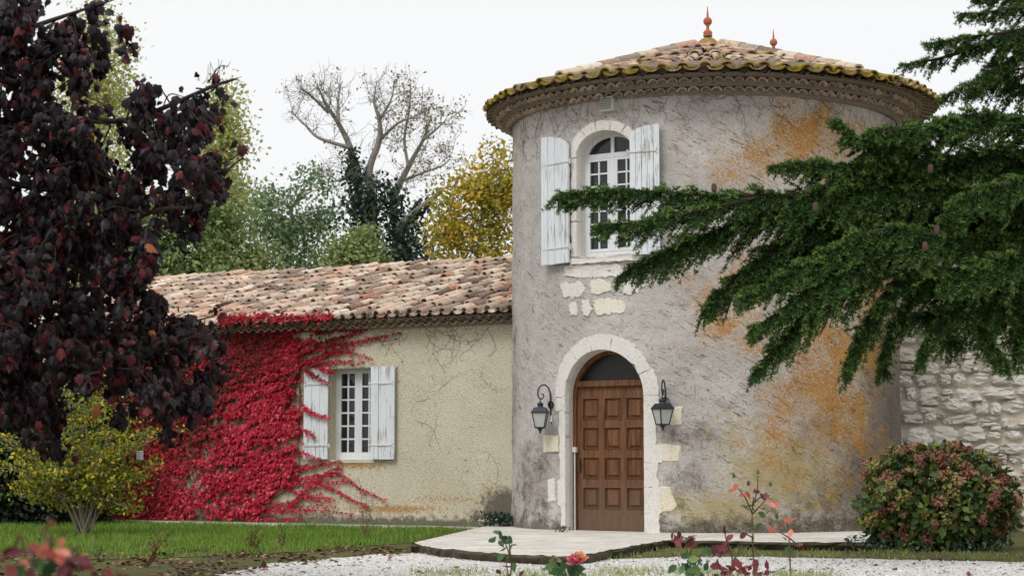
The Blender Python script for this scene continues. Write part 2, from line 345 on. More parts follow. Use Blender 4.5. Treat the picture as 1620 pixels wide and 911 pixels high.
# ------------------------------------------------------------------ mesh helpers
def ntag(o, label=None, cat=None, group=None, kind=None):
    if label: o['label'] = label
    if cat: o['category'] = cat
    if group: o['group'] = group
    if kind: o['kind'] = kind
    return o
def thing(name, label, cat, loc=(0, 0, 0), rotz=0.0, group=None):
    o = bpy.data.objects.new(name, None); COL.objects.link(o)
    o.empty_display_size = 0.2; o.location = loc; o.rotation_euler = (0, 0, rotz)
    return ntag(o, label, cat, group)
def link(name, me, parent=None, mtx=None):
    o = bpy.data.objects.new(name, me); COL.objects.link(o)
    if parent is not None: o.parent = parent
    if mtx is not None: o.matrix_basis = mtx
    return o
def fast_mesh(name, V, T, mat, smooth=False):
    """V (n,3), T (m,3) or (m,4) arrays"""
    V = np.ascontiguousarray(V, np.float32); T = np.ascontiguousarray(T, np.int32); k = T.shape[1]
    me = bpy.data.meshes.new(name)
    me.vertices.add(len(V)); me.vertices.foreach_set('co', V.ravel())
    me.loops.add(T.size); me.loops.foreach_set('vertex_index', T.ravel())
    me.polygons.add(len(T)); me.polygons.foreach_set('loop_start', np.arange(0, T.size, k, dtype=np.int32))
    if smooth: me.polygons.foreach_set('use_smooth', np.ones(len(T), bool))
    me.update(calc_edges=True)
    if mat: me.materials.append(M(mat))
    return me
class G:
    """a collector of faces that becomes ONE mesh"""
    def __init__(s): s.v = []; s.f = []
    def add(s, verts, faces):
        b = len(s.v); s.v += [tuple(p) for p in verts]; s.f += [tuple(b + i for i in f) for f in faces]; return s
    def box(s, x0, x1, y0, y1, z0, z1, c=0.0):
        if c <= 0:
            v = [(x, y, z) for z in (z0, z1) for y in (y0, y1) for x in (x0, x1)]
            return s.add(v, [(0, 2, 3, 1), (4, 5, 7, 6), (0, 1, 5, 4), (2, 6, 7, 3), (0, 4, 6, 2), (1, 3, 7, 5)])
        # front (low y) edges chamfered
        v = [(x0, y1, z0), (x1, y1, z0), (x1, y1, z1), (x0, y1, z1), (x0, y0 + c, z0), (x1, y0 + c, z0), (x1, y0 + c, z1), (x0, y0 + c, z1),
             (x0 + c, y0, z0 + c), (x1 - c, y0, z0 + c), (x1 - c, y0, z1 - c), (x0 + c, y0, z1 - c)]
        f = [(3, 2, 1, 0), (8, 9, 10, 11)]
        for a, b in ((0, 4), (4, 8)):
            for i in range(4): j = (i + 1) % 4; f.append((a + i, a + j, b + j, b + i))
        return s.add(v, f)
    def tube(s, pts, rad, n=6, cap=True):
        pts = [Vector(p) for p in pts]; rad = rad if hasattr(rad, '__len__') else [rad] * len(pts)
        V = []; up = Vector((0, 0, 1)); prev = None
        for i, p in enumerate(pts):
            t = (pts[min(i + 1, len(pts) - 1)] - pts[max(i - 1, 0)])
            t = t.normalized() if t.length > 1e-9 else Vector((0, 0, 1))
            if prev is None: a = t.orthogonal().normalized()
            else:
                a = prev - t * prev.dot(t); a = a.normalized() if a.length > 1e-6 else t.orthogonal().normalized()
            prev = a; b = t.cross(a)
            V += [p + (a * math.cos(k * 2 * math.pi / n) + b * math.sin(k * 2 * math.pi / n)) * rad[i] for k in range(n)]
        Fc = [(i * n + k, i * n + (k + 1) % n, (i + 1) * n + (k + 1) % n, (i + 1) * n + k) for i in range(len(pts) - 1) for k in range(n)]
        if cap: Fc += [tuple(range(n))[::-1], tuple((len(pts) - 1) * n + k for k in range(n))]
        return s.add(V, Fc)
    def lathe(s, prof, n=16, c=(0, 0, 0), a0=0.0, a1=2 * math.pi):
        full = abs(a1 - a0 - 2 * math.pi) < 1e-6; m = n if full else n + 1
        V = [(c[0] + r * math.cos(a0 + (a1 - a0) * k / n), c[1] + r * math.sin(a0 + (a1 - a0) * k / n), c[2] + z) for r, z in prof for k in range(m)]
        Fc = [(i * m + k, i * m + (k + 1) % m, (i + 1) * m + (k + 1) % m, (i + 1) * m + k) for i in range(len(prof) - 1) for k in range(n)]
        return s.add(V, Fc)
    def mesh(s, name, mat, smooth=False):
        me = bpy.data.meshes.new(name); me.from_pydata(s.v, [], s.f); me.materials.append(M(mat))
        if smooth: me.polygons.foreach_set('use_smooth', [True] * len(me.polygons))
        me.update(); return me
    def build(s, name, mat, parent=None, mtx=None, smooth=False): return link(name, s.mesh(name, mat, smooth), parent, mtx)
def T(x, y, z, rz=0.0): return Matrix.Translation((x, y, z)) @ Matrix.Rotation(rz, 4, 'Z')

def scatter(name, leaf, pos, frm, scale, mat, attr=None):
    """copies of a small leaf (verts, tris) as one mesh; frm (n,3,3) columns = leaf x,y,z axes"""
    lv, lf = np.asarray(leaf[0], float), np.asarray(leaf[1], int); n = len(pos)
    sc_ = np.broadcast_to(np.asarray(scale, float).reshape(-1, 1, 1), (n, 1, 1))
    V = np.einsum('nij,kj->nki', frm, lv) * sc_ + np.asarray(pos)[:, None, :]
    Fc = lf[None] + (np.arange(n) * len(lv))[:, None, None]
    me = fast_mesh(name, V.reshape(-1, 3), Fc.reshape(-1, lf.shape[1]), mat)
    if attr is not None:
        a = me.attributes.new(attr[0], 'FLOAT', 'POINT'); a.data.foreach_set('value', np.repeat(np.asarray(attr[1], np.float32), len(lv)))
    return me
def unit(a): return a / np.maximum(np.linalg.norm(a, axis=-1, keepdims=True), 1e-9)
def frames(tip, nrm):
    """leaf y axis along tip, z axis near nrm"""
    y = unit(np.asarray(tip, float)); z = np.asarray(nrm, float); x = unit(np.cross(y, z)); z = np.cross(x, y)
    return np.stack([x, y, z], axis=-1)
def rand_dir(n, up=0.0):
    d = rng.normal(size=(n, 3)); d[:, 2] += up; return unit(d)
L_DIAMOND = ([(0, 0, 0), (0.32, 0.45, 0.05), (0, 1, 0), (-0.32, 0.45, 0.05)], [(0, 1, 2), (0, 2, 3)])
L_OVAL = ([(0, 0, 0), (0.27, 0.25, 0.06), (0.3, 0.55, 0.06), (0, 1, -0.08), (-0.3, 0.55, 0.06), (-0.27, 0.25, 0.06)], [(0, 1, 2), (0, 2, 3), (0, 3, 4), (0, 4, 5)])
_half = [(0.22, -0.08), (0.42, 0.0), (0.40, 0.16), (0.60, 0.32), (0.48, 0.44), (0.48, 0.60), (0.30, 0.64), (0.16, 0.80)]
_out = [(0.0, 0.0)] + _half + [(0.0, 1.05)] + [(-x, y) for x, y in _half[::-1]]
L_MAPLE = ([(0, 0.34, 0.05)] + [(x, y, -0.55 * abs(x) - 0.30 * max(0, y - 0.4)) for x, y in _out], [(0, i + 1, (i + 1) % len(_out) + 1) for i in range(len(_out))])
L_CREEP = ([(0, 0, 0), (0.3, 0.02, -0.03), (0.5, 0.38, -0.1), (0.2, 0.45, 0.0), (0, 1, -0.1), (-0.2, 0.45, 0.0), (-0.5, 0.38, -0.1), (-0.3, 0.02, -0.03)],
           [(0, 1, 3), (1, 2, 3), (0, 3, 5), (3, 4, 5), (0, 5, 7), (5, 6, 7)])
L_BLADE = ([(-0.06, 0, 0), (0.06, 0, 0), (0.02, 1, 0.2)], [(0, 1, 2)])

# ================================================================== LARGE STRUCTURE
# ------------------------------------------------------------------ ground
def struct(o, label, cat): return ntag(o, label, cat, kind='structure')
def sheet(name, poly, z, mat, label, cat, jit=0.0, sub=0):
    pts = []
    n = len(poly)
    for i in range(n):
        a, b = Vector(poly[i]), Vector(poly[(i + 1) % n])
        k = max(1, int((b - a).length / sub)) if sub else 1
        for j in range(k):
            p = a.lerp(b, j / k); pts.append((p.x + rng.normal() * jit, p.y + rng.normal() * jit * 1.5, z))
    me = bpy.data.meshes.new(name); me.from_pydata(pts, [], [tuple(range(len(pts)))]); me.materials.append(M(mat)); me.update()
    return struct(link(name, me), label, cat)
sheet('ground', [(-260, -40), (260, -40), (260, 420), (-260, 420)], 0.0, 'ground', 'bare mossy earth reaching back under the house and trees', 'ground')
def g2(u, v): p = onz(u, v); return (p.x, p.y)
lawn_poly = [g2(-320, 884), g2(60, 886), g2(200, 884), g2(330, 880), g2(430, 876), g2(560, 866), g2(650, 858), g2(720, 843), g2(800, 838), (0.2, 31.5), (-12, 38.5), (-22, 38.5)]
sheet('lawn', lawn_poly, 0.006, 'lawn', 'green lawn in front of the low wing', 'lawn', 0.05, 0.3)
path_poly = [g2(250, 960), g2(330, 915), g2(420, 893), g2(520, 884), g2(600, 877), g2(700, 874), g2(800, 878), g2(900, 885), g2(1000, 884), g2(1100, 880), g2(1250, 882), g2(1400, 885), g2(1560, 888), g2(1760, 892), (9, 12), (3, 12.5), (-3, 13)]
sheet('gravel_path', path_poly, 0.005, 'gravel', 'white gravel path crossing in front of the terrace', 'path', 0.06, 0.15)

# ------------------------------------------------------------------ terrace slab
SLAB_Z = 0.10
AX, AY, TR = 2.88, 28.4, 2.87
def slab_pt(u, v): p = onz(u, v, SLAB_Z); return Vector((p.x, p.y))
front = [slab_pt(*p) for p in [(652, 859), (690, 866), (760, 873), (830, 877), (885, 879), (930, 876), (975, 868), (1015, 860), (1060, 853), (1150, 855), (1260, 857), (1368, 858)]]
fine = []
for a, b in zip(front[:-1], front[1:]):
    k = max(2, int((b - a).length / 0.1))
    fine += [a.lerp(b, j / k) + Vector((rng.normal() * 0.012, rng.normal() * 0.016)) for j in range(k)]
fine.append(front[-1])
back = [Vector((AX + 2.3, AY - 1.2)), Vector((AX + 1.0, AY - 1.5)), Vector((AX - 1.0, AY - 1.5)), Vector((AX - 2.4, AY - 0.9)), Vector((-0.35, 28.6))]
ring = fine + back
g = G(); n = len(ring)
g.add([(p.x, p.y, SLAB_Z + (rng.normal() * 0.006 if i < len(fine) else 0)) for i, p in enumerate(ring)], [tuple(range(n))])
terr = struct(g.build('terrace', 'slab'), 'pale stone terrace slab before the tower door', 'terrace')
g = G()
low = [(p.x + rng.normal() * 0.012, p.y + 0.05 + abs(rng.normal()) * 0.03, 0.0) for p in ring]
mid_ = [(p.x + rng.normal() * 0.01, p.y - 0.006 + rng.normal() * 0.012, SLAB_Z - 0.03) for p in ring]
top_ = [(p.x, p.y, SLAB_Z - 0.004) for p in ring]
g.add(low + mid_ + top_, [(i, (i + 1) % n, n + (i + 1) % n, n + i) for i in range(n)] + [(n + i, n + (i + 1) % n, 2 * n + (i + 1) % n, 2 * n + i) for i in range(n)])
g.build('terrace_edge', 'slabside', terr)

# ------------------------------------------------------------------ tower
def ray_cyl(u, v, rad=TR):
    d = ray(u, v); ox, oy = -AX, -AY
    a = d.x ** 2 + d.y ** 2; b = 2 * (ox * d.x + oy * d.y); c = ox * ox + oy * oy - rad * rad
    t = (-b - math.sqrt(max(0, b * b - 4 * a * c))) / (2 * a); p = CAM + d * t
    return math.atan2(-(p.x - AX), -(p.y - AY)), p.z     # phi (positive to the left), z
tower = thing('round_tower', 'round grey plastered tower with conical tiled roof and arched door', 'tower', (AX, AY, 0))
WT = 6.045                      # wall top
def cyl(phi, z, rad=TR): return (-rad * math.sin(phi), -rad * math.cos(phi), z)
def frame_at(phi, rad=TR): return T(-rad * math.sin(phi), -rad * math.cos(phi), 0, -phi)
# door and window openings, measured on the wall
pl, _ = ray_cyl(896, 700); pr, _ = ray_cyl(1019, 700)
DPHI, DW = (pl + pr) / 2, (pl - pr) / 2 * TR
_, d_top = ray_cyl(957, 553); D_SPR = d_top - DW
pl, _ = ray_cyl(915, 330); pr, _ = ray_cyl(1003, 330)
WPHI, WW = (pl + pr) / 2, (pl - pr) / 2 * TR
_, w_top = ray_cyl(960, 207); _, W_SILL = ray_cyl(955, 404)
W_RISE = WW * 0.72; W_SPR = w_top - W_RISE
print('door', math.degrees(DPHI), DW, D_SPR, d_top, 'win', math.degrees(WPHI), WW, W_SILL, W_SPR, w_top)
def in_arch(s, z, w, z0, spr, rise, mrg=0.0):
    if abs(s) > w + mrg or z < z0 - mrg: return False
    if z <= spr: return True
    return (s / (w + mrg)) ** 2 + ((z - spr) / (rise + mrg)) ** 2 <= 1
NP, NZ = 440, 124
phis = np.linspace(-math.pi, math.pi, NP + 1)[:-1]; zs = np.linspace(0.0, WT + 0.05, NZ)
PH, ZZ = np.meshgrid(phis, zs, indexing='ij')
rr = TR + 0.012 * np.sin(PH * 9 + ZZ * 2.3) * np.sin(ZZ * 3.1 + PH * 4) + rng.normal(size=PH.shape) * 0.0035 + 0.03 * np.exp(-ZZ / 0.25)
V = np.stack([-rr * np.sin(PH), -rr * np.cos(PH), ZZ], -1).reshape(-1, 3)
Q = []
for i in range(NP):
    pc = phis[i] + math.pi / NP
    for j in range(NZ - 1):
        zc = (zs[j] + zs[j + 1]) / 2
        if abs(pc - DPHI) < 0.4 and in_arch(TR * (DPHI - pc), zc, DW, 0, D_SPR, DW, 0.035): continue
        if abs(pc - WPHI) < 0.4 and in_arch(TR * (WPHI - pc), zc, WW, W_SILL, W_SPR, W_RISE, 0.035): continue
        a = i * NZ + j; b = ((i + 1) % NP) * NZ + j
        Q.append((a, a + 1, b + 1, b))
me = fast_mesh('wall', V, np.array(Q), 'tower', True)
uvl = me.uv_layers.new(name='UVMap')
li = np.empty(len(me.loops), np.int32); me.loops.foreach_get('vertex_index', li)
uvs = np.stack([(-PH * TR).ravel()[li], ZZ.ravel()[li]], -1).astype(np.float32)
uvl.data.foreach_set('uv', uvs.ravel())
pu, pv = proj(V + np.array([AX, AY, 0])); facing = (np.cos(PH) > -0.15).ravel()
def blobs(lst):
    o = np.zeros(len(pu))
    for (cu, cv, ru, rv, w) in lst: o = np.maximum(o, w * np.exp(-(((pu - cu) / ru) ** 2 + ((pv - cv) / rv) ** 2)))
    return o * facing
def vattr(me, name, val):
    a = me.attributes.new(name, 'FLOAT', 'POINT'); a.data.foreach_set('value', np.asarray(val, np.float32))
ORANGE = [(1270, 215, 90, 70, 1.0), (1190, 260, 120, 70, .72), (1325, 240, 70, 90, .85), (1410, 260, 70, 80, .7), (1140, 520, 55, 50, .8), (1215, 430, 90, 70, .72), (1200, 505, 120, 90, .62),
          (1320, 560, 90, 90, 1.0), (1285, 640, 110, 110, .85), (1345, 655, 55, 90, .95), (1240, 690, 110, 110, .6), (1110, 455, 70, 60, .6), (1385, 700, 30, 70, .7), (1370, 500, 70, 130, .8), (1028, 782, 14, 22, .8), (1330, 760, 60, 60, .5)]
YELLOW = [(1235, 745, 110, 65, .95), (1150, 805, 130, 35, .85), (1075, 800, 50, 30, .8), (1180, 690, 90, 60, .55), (1290, 790, 80, 40, .6), (905, 800, 20, 40, .4)]
DIRT_SHADE = [(1405, 640, 42, 280, 1.7), (1385, 760, 75, 110, 1.5), (1320, 790, 100, 75, 1.0), (1095, 690, 60, 28, .85), (1085, 765, 52, 38, .7), (845, 765, 36, 95, .72), (1300, 700, 90, 120, .55), (905, 480, 120, 60, .25), (812, 560, 10, 300, .55), (1200, 830, 200, 18, .8), (1150, 640, 30, 14, .5)]  # stains; right-edge blobs also carry part of the tower's shade as colour
vattr(me, 'orange', blobs(ORANGE)); vattr(me, 'yellow', blobs(YELLOW)); vattr(me, 'dirt_shade', blobs(DIRT_SHADE))
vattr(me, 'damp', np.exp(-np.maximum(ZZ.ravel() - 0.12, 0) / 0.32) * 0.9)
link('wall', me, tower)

def stone(poly, fmap, proud, name, mat, parent, back=0.06, inset=0.014, step=0.07, jit=0.006, mtx=None, label=None, inner=None):
    """one irregular stone: outline poly (s,z) -> rounded prism set into a wall through fmap(s, depth, z)"""
    pts = []; n = len(poly)
    for i in range(n):
        a, b = Vector(poly[i]), Vector(poly[(i + 1) % n]); k = max(1, round((b - a).length / step))
        pts += [a.lerp(b, j / k) + Vector((rng.normal() * jit, rng.normal() * jit)) for j in range(k)]
    if inner:
        w_, rise_, spr_ = inner
        for p in pts:
            q = math.hypot(p.x / w_, max(0, p.y - spr_) / rise_) if p.y > spr_ else abs(p.x) / w_
            if q < 1 + 2.2 * jit / w_: k_ = 1 / max(q, 1e-6); p.x *= k_; p.y = spr_ + (p.y - spr_) * k_ if p.y > spr_ else p.y
    c = sum(pts, Vector((0, 0))) / len(pts); n = len(pts)
    def ring(sh, d): return [fmap(*(p + (c - p).normalized() * sh).to_tuple()[:1], d, (p + (c - p).normalized() * sh).y) for p in pts]
    r0, r1, r2 = ring(0, back), ring(0, -proud * 0.35), ring(inset, -proud)
    V = r0 + r1 + r2 + [fmap(c.x, -proud - 0.002, c.y)]
    Fc = []
    for a, b in ((0, n), (n, 2 * n)): Fc += [(a + i, a + (i + 1) % n, b + (i + 1) % n, b + i) for i in range(n)]
    Fc += [(2 * n + i, 2 * n + (i + 1) % n, 3 * n) for i in range(n)]
    o = G().add(V, Fc).build(name, mat, parent, mtx)
    if label: o['label'] = label
    return o
def tmap(phi0):
    return lambda s, d, z: cyl(phi0 - s / TR, z, TR - d)
def arch_pts(w, rise, spr, a0, a1, n):
    return [(w * math.cos(a0 + (a1 - a0) * k / n), spr + rise * math.sin(a0 + (a1 - a0) * k / n)) for k in range(n + 1)]
# --- door surround
dm = tmap(DPHI); DZ0 = SLAB_Z - 0.02; BW = 0.215
NV = 7
for k in range(NV):
    a0, a1 = math.pi * k / NV - 0.002, math.pi * (k + 1) / NV + 0.002
    stone(arch_pts(DW + BW + rng.normal() * 0.012, DW + BW, D_SPR, a0, a1, 4) + arch_pts(DW, DW, D_SPR, a1, a0, 4), dm, 0.03, 'arch_stone', 'lime', tower, jit=0.008, inset=0.005, step=.05, inner=(DW, DW, D_SPR))
def zpx(v, u=960): return ray_cyl(u, v)[1]
jl = [(D_SPR, zpx(650, 885), BW - 0.02), (zpx(650, 885), zpx(690, 885), BW - 0.08), (zpx(690, 885), zpx(757, 880), BW - 0.1), (zpx(757, 880), zpx(798, 880), BW - 0.05), (zpx(798, 880), DZ0, BW - 0.12)]
for (z1, z0, w) in jl:
    stone([(-DW, z0 - .003), (-DW, z1 + .003), (-DW - w, z1 + .003), (-DW - w + 0.01, z0 - .003)], dm, 0.026, 'jamb_stone', 'lime', tower, jit=0.009, inset=0.005, step=.05, inner=(DW, DW, D_SPR))
jr = [(D_SPR, zpx(640, 1035), BW), (zpx(640, 1035), zpx(670, 1035), BW - 0.06), (zpx(670, 1035), zpx(702, 1035), BW - 0.03), (zpx(702, 1035), zpx(731, 1035), BW + 0.05), (zpx(731, 1035), zpx(770, 1035), BW - 0.02), (zpx(770, 1035), zpx(812, 1035), BW + 0.02), (zpx(812, 1035), DZ0, BW + 0.0)]
for (z1, z0, w) in jr:
    stone([(DW, z1 + .003), (DW, z0 - .003), (DW + w, z0 - .003), (DW + w, z1 + .003)], dm, 0.026, 'jamb_stone', 'lime', tower, jit=0.009, inset=0.005, step=.05, inner=(DW, DW, D_SPR))
def px_poly(pts, phi0): return [((phi0 - ray_cyl(u, v)[0]) * TR, ray_cyl(u, v)[1]) for u, v in pts]
for pts, mt in (([(861, 688), (884, 688), (884, 715), (861, 716)], 'cream'), ([(867, 757), (878, 756), (880, 792), (869, 795)], 'lime'),
                ([(1056, 645), (1080, 644), (1079, 671), (1055, 672)], 'cream'), ([(1047, 702), (1077, 703), (1076, 729), (1046, 729)], 'cream'),
                ([(1044, 769), (1060, 770), (1071, 800), (1064, 808), (1043, 810)], 'cream')):
    stone(px_poly(pts, DPHI), dm, 0.022, 'quoin_stone', mt, tower, jit=0.007)
# --- reveal of the doorway
DDEP = 0.27
def reveal(phi0, curve, dep, name, mat):
    fr = frame_at(phi0); inv = fr.inverted(); g = G(); V = []
    for s, z in curve:
        p = inv @ Vector(cyl(phi0 - s / TR, z, TR + 0.012)); V.append((p.x, p.y, z)); V.append((p.x, dep, z))
    g.add(V, [(2 * i, 2 * i + 1, 2 * i + 3, 2 * i + 2) for i in range(len(curve) - 1)]); return g.build(name, mat, tower, fr)
cv = [(-DW, DZ0 + (D_SPR - DZ0) * k / 8) for k in range(8)] + arch_pts(DW, DW, D_SPR, math.pi, 0, 24) + [(DW, D_SPR - (D_SPR - DZ0) * k / 8) for k in range(1, 9)]
reveal(DPHI, cv, DDEP + 0.12, 'door_reveal', 'lime')
# --- the door itself
fd = frame_at(DPHI)
DHW = DW - 0.055
g = G(); ZT = zpx(610)
for sgn in (-1, 1): g.box(min(sgn * DHW, sgn * (DW + 0.02)), max(sgn * DHW, sgn * (DW + 0.02)), DDEP - 0.03, DDEP + 0.06, DZ0, D_SPR)
o_, i_ = arch_pts(DW + 0.02, DW + 0.02, D_SPR, math.pi, 0, 24), arch_pts(DHW, DHW, D_SPR, math.pi, 0, 24)
V = [(x, y, z) for (x, z), (x2, z2) in zip(o_, i_) for (x, y, z) in ((x, DDEP - 0.03, z), (x2, DDEP - 0.03, z2), (x2, DDEP + 0.06, z2))]
g.add(V, [(3 * i + a, 3 * i + 3 + a, 3 * i + 4 + a, 3 * i + 1 + a) for i in range(24) for a in (0, 1)])
g.box(-DHW - 0.004, DHW + 0.004, DDEP - 0.045, DDEP + 0.05, ZT, ZT + 0.085, 0.01)
g.build('door_frame', 'wood', tower, fd)
X0, X1 = -DHW + 0.004, DHW - 0.004
rows = [(zpx(663), zpx(627)), (zpx(711), zpx(674)), (zpx(758), zpx(722)), (zpx(806), zpx(770))]
cw = (X1 - X0); st = 0.082; pw = (cw - 4 * st) / 3
cols = [(X0 + st + i * (pw + st), X0 + st + i * (pw + st) + pw) for i in range(3)]
g = G(); yb = DDEP + 0.03
g.box(X0, X1, yb + 0.012, yb + 0.05, DZ0 + 0.02, ZT - 0.004)
xs = [X0] + [c for p in cols for c in p] + [X1]
for i in range(0, 8, 2): g.box(xs[i], xs[i + 1], yb - 0.02, yb + 0.013, DZ0 + 0.02, ZT - 0.004)
zsb = [(DZ0 + 0.02, rows[3][0])] + [(rows[i][1], rows[i - 1][0]) for i in (3, 2, 1)] + [(rows[0][1], ZT - 0.004)]
for i in range(3):
    for z0, z1 in zsb: g.box(cols[i][0], cols[i][1], yb - 0.018, yb + 0.013, z0, z1)
g.box(X0 + 0.01, X1 - 0.01, yb - 0.035, yb - 0.016, DZ0 + 0.02, DZ0 + 0.23, 0.008)
door = g.build('door', 'wood', tower, fd)
for x0, x1 in cols:
    for z0, z1 in rows:
        gg = G(); w_, h_ = (x1 - x0) / 2 - 0.004, (z1 - z0) / 2 - 0.004
        for (a, ya), (b, yb_) in (((-.006, yb - 0.019), (0.008, yb - 0.03)), ((0.008, yb - 0.03), (0.016, yb + 0.008)), ((0.016, yb + 0.008), (0.034, yb + 0.006)), ((0.034, yb + 0.006), (0.058, yb - 0.018))):
            ra = [(-w_ + a, ya, -h_ + a), (w_ - a, ya, -h_ + a), (w_ - a, ya, h_ - a), (-w_ + a, ya, h_ - a)]
            rb = [(-w_ + b, yb_, -h_ + b), (w_ - b, yb_, -h_ + b), (w_ - b, yb_, h_ - b), (-w_ + b, yb_, h_ - b)]
            gg.add(ra + rb, [(i, (i + 1) % 4, 4 + (i + 1) % 4, 4 + i) for i in range(4)])
        gg.add([(-w_ + .058, yb - .018, -h_ + .058), (w_ - .058, yb - .018, -h_ + .058), (w_ - .058, yb - .018, h_ - .058), (-w_ + .058, yb - .018, h_ - .058)], [(0, 1, 2, 3)])
        gg.build('panel', 'wood', door, T((x0 + x1) / 2, 0, (z0 + z1) / 2))
zh = zpx(735); g = G(); g.box(X0 + 0.03, X0 + 0.062, yb - 0.03, yb - 0.018, zh - 0.11, zh + 0.09, 0.004)
g.tube([(X0 + .046, yb - .03, zh + .02), (X0 + .046, yb - .075, zh + .02), (X0 + .1, yb - .08, zh + .015), (X0 + .14, yb - .075, zh + .01)], 0.009, 6)
g.build('handle', 'iron', door)
# fanlight
g = G(); zf = ZT + 0.085; i_ = [(x, z) for x, z in arch_pts(DHW + .002, DHW + .002, D_SPR, math.pi, 0, 28) if z > zf]
ang = math.asin(max(-1, min(1, (zf - D_SPR) / DHW)))
i_ = arch_pts(DHW + .002, DHW + .002, D_SPR, math.pi - ang, ang, 26)
g.add([(x, DDEP + 0.045, z) for x, z in i_], [tuple(range(len(i_)))[::-1]])
g.build('fanlight_pane', 'fan_glass', tower, fd)
# conduit beside the door and its small box
g = G(); zc = zpx(715); g.tube([(-DW + 0.045, DDEP - 0.05, DZ0 + 0.02), (-DW + 0.045, DDEP - 0.05, zc)], 0.011, 8)
g.box(-DW + 0.01, -DW + 0.08, DDEP - 0.08, DDEP - 0.03, zc, zc + 0.075, 0.006)
g.build('conduit', 'plastic', tower, fd)

# --- tower window
wm = tmap(WPHI); BW2 = 0.13
NV = 7
for k in range(NV):
    a0, a1 = math.pi * k / NV - 0.002, math.pi * (k + 1) / NV + 0.002
    stone(arch_pts(WW + BW2 + rng.normal() * 0.015, W_RISE + BW2 + .02, W_SPR, a0, a1, 4) + arch_pts(WW, W_RISE, W_SPR, a1, a0, 4), wm, 0.045, 'arch_stone', 'lime', tower, jit=0.006, inset=0.007, inner=(WW, W_RISE, W_SPR))
for sg in (-1, 1):
    zz = [W_SILL, W_SILL + 0.5, W_SILL + 0.95, W_SPR]
    for z0, z1 in zip(zz[:-1], zz[1:]):
        P_ = [(sg * WW, z0 + .004), (sg * (WW + 0.11), z0 + .004), (sg * (WW + 0.11), z1 - .004), (sg * WW, z1 - .004)]
        stone(P_ if sg > 0 else P_[::-1], wm, 0.04, 'jamb_stone', 'lime', tower, jit=0.006, inner=(WW, W_RISE, W_SPR))
stone([(-WW - .12, W_SILL - .1), (WW + .12, W_SILL - .1), (WW + .12, W_SILL - .003), (-WW - .12, W_SILL - .003)], wm, 0.06, 'window_sill', 'lime', tower)
for pts, mt in (([(888, 449), (897, 446), (908, 449), (918, 446), (927, 449), (926, 461), (915, 472), (902, 469), (893, 473)], 'lime'), ([(934, 445), (950, 442), (967, 446), (968, 460), (950, 466), (936, 464)], 'pale'),
                ([(985, 447), (1005, 440), (1022, 452), (1010, 463), (988, 466)], 'lime'), ([(901, 480), (911, 478), (915, 490), (912, 500), (903, 500)], 'lime'),
                ([(920, 475), (933, 473), (937, 490), (932, 500), (922, 499)], 'lime'), ([(941, 475), (965, 472), (989, 476), (991, 492), (965, 498), (948, 500), (941, 492)], 'pale'),
                ([(893, 420), (940, 418), (985, 421), (990, 436), (945, 440), (895, 438)], 'lime')):
    stone(px_poly(pts, WPHI), wm, 0.026 if mt == 'cream' else 0.022, 'exposed_stone', mt, tower, step=0.035, jit=0.013, inset=0.01)
WDEP = 0.22
cv = [(-WW, W_SILL + (W_SPR - W_SILL) * k / 6) for k in range(6)] + arch_pts(WW, W_RISE, W_SPR, math.pi, 0, 20) + [(WW, W_SPR - (W_SPR - W_SILL) * k / 6) for k in range(1, 7)] + [(-WW, W_SILL)]
reveal(WPHI, cv, WDEP + 0.1, 'window_reveal', 'lime')
fw = frame_at(WPHI)
g = G(); y0, y1 = WDEP, WDEP + 0.06; ZB, ZTR = W_SILL + 0.005, W_SPR - 0.02
for sg in (-1, 1): g.box(min(sg * (WW - .05), sg * (WW + .01)), max(sg * (WW - .05), sg * (WW + .01)), y0, y1, ZB, W_SPR)
o_, i_ = arch_pts(WW + .01, W_RISE + .01, W_SPR, math.pi, 0, 20), arch_pts(WW - .05, W_RISE - .05, W_SPR, math.pi, 0, 20)
V = [(x, y, z) for (x, z), (x2, z2) in zip(o_, i_) for (x, y, z) in ((x, y0, z), (x2, y0, z2), (x2, y1, z2))]
g.add(V, [(3 * i + a, 3 * i + 3 + a, 3 * i + 4 + a, 3 * i + 1 + a) for i in range(20) for a in (0, 1)])
g.box(-WW + .05, WW - .05, y0 - .012, y1, ZTR, ZTR + .07, .006)
g.box(-WW + .05, WW - .05, y0 - .004, y1, ZB, ZB + .07, .006)
g.box(-.045, .045, y0 - .01, y1, ZB + .07, ZTR, .006)
g.box(-.025, .025, y0 - .005, y1, ZTR + .07, W_SPR + W_RISE - .04)
win = g.build('window', 'paint', tower, fw)
def casement(x0, x1, z0, z1, nc, nr, y, parent, sash=0.035, bar=0.011):
    g = G()
    for a, b in ((x0, x0 + sash), (x1 - sash, x1)): g.box(a, b, y - .008, y + .035, z0, z1)
    for a, b in ((z0, z0 + sash * 1.3), (z1 - sash, z1)): g.box(x0 + sash, x1 - sash, y - .008, y + .035, a, b)
    xi0, xi1, zi0, zi1 = x0 + sash, x1 - sash, z0 + sash * 1.3, z1 - sash
    for i in range(1, nc): c = xi0 + (xi1 - xi0) * i / nc; g.box(c - bar, c + bar, y, y + .03, zi0, zi1)
    for i in range(1, nr): c = zi0 + (zi1 - zi0) * i / nr; g.box(xi0, xi1, y + .002, y + .03, c - bar, c + bar)
    o = g.build('casement', 'paint', parent)
    w, h = (xi1 - xi0) / nc, (zi1 - zi0) / nr
    pm = G().box(-w / 2, w / 2, 0, .004, -h / 2, h / 2).mesh('pane', 'glass')
    for i in range(nc):
        for j in range(nr):
            m_ = T(xi0 + w * (i + .5), y + .02, zi0 + h * (j + .5)) @ Matrix.Rotation(rng.normal() * .006, 4, 'X') @ Matrix.Rotation(rng.normal() * .006, 4, 'Z')
            link('pane', pm, parent, m_)
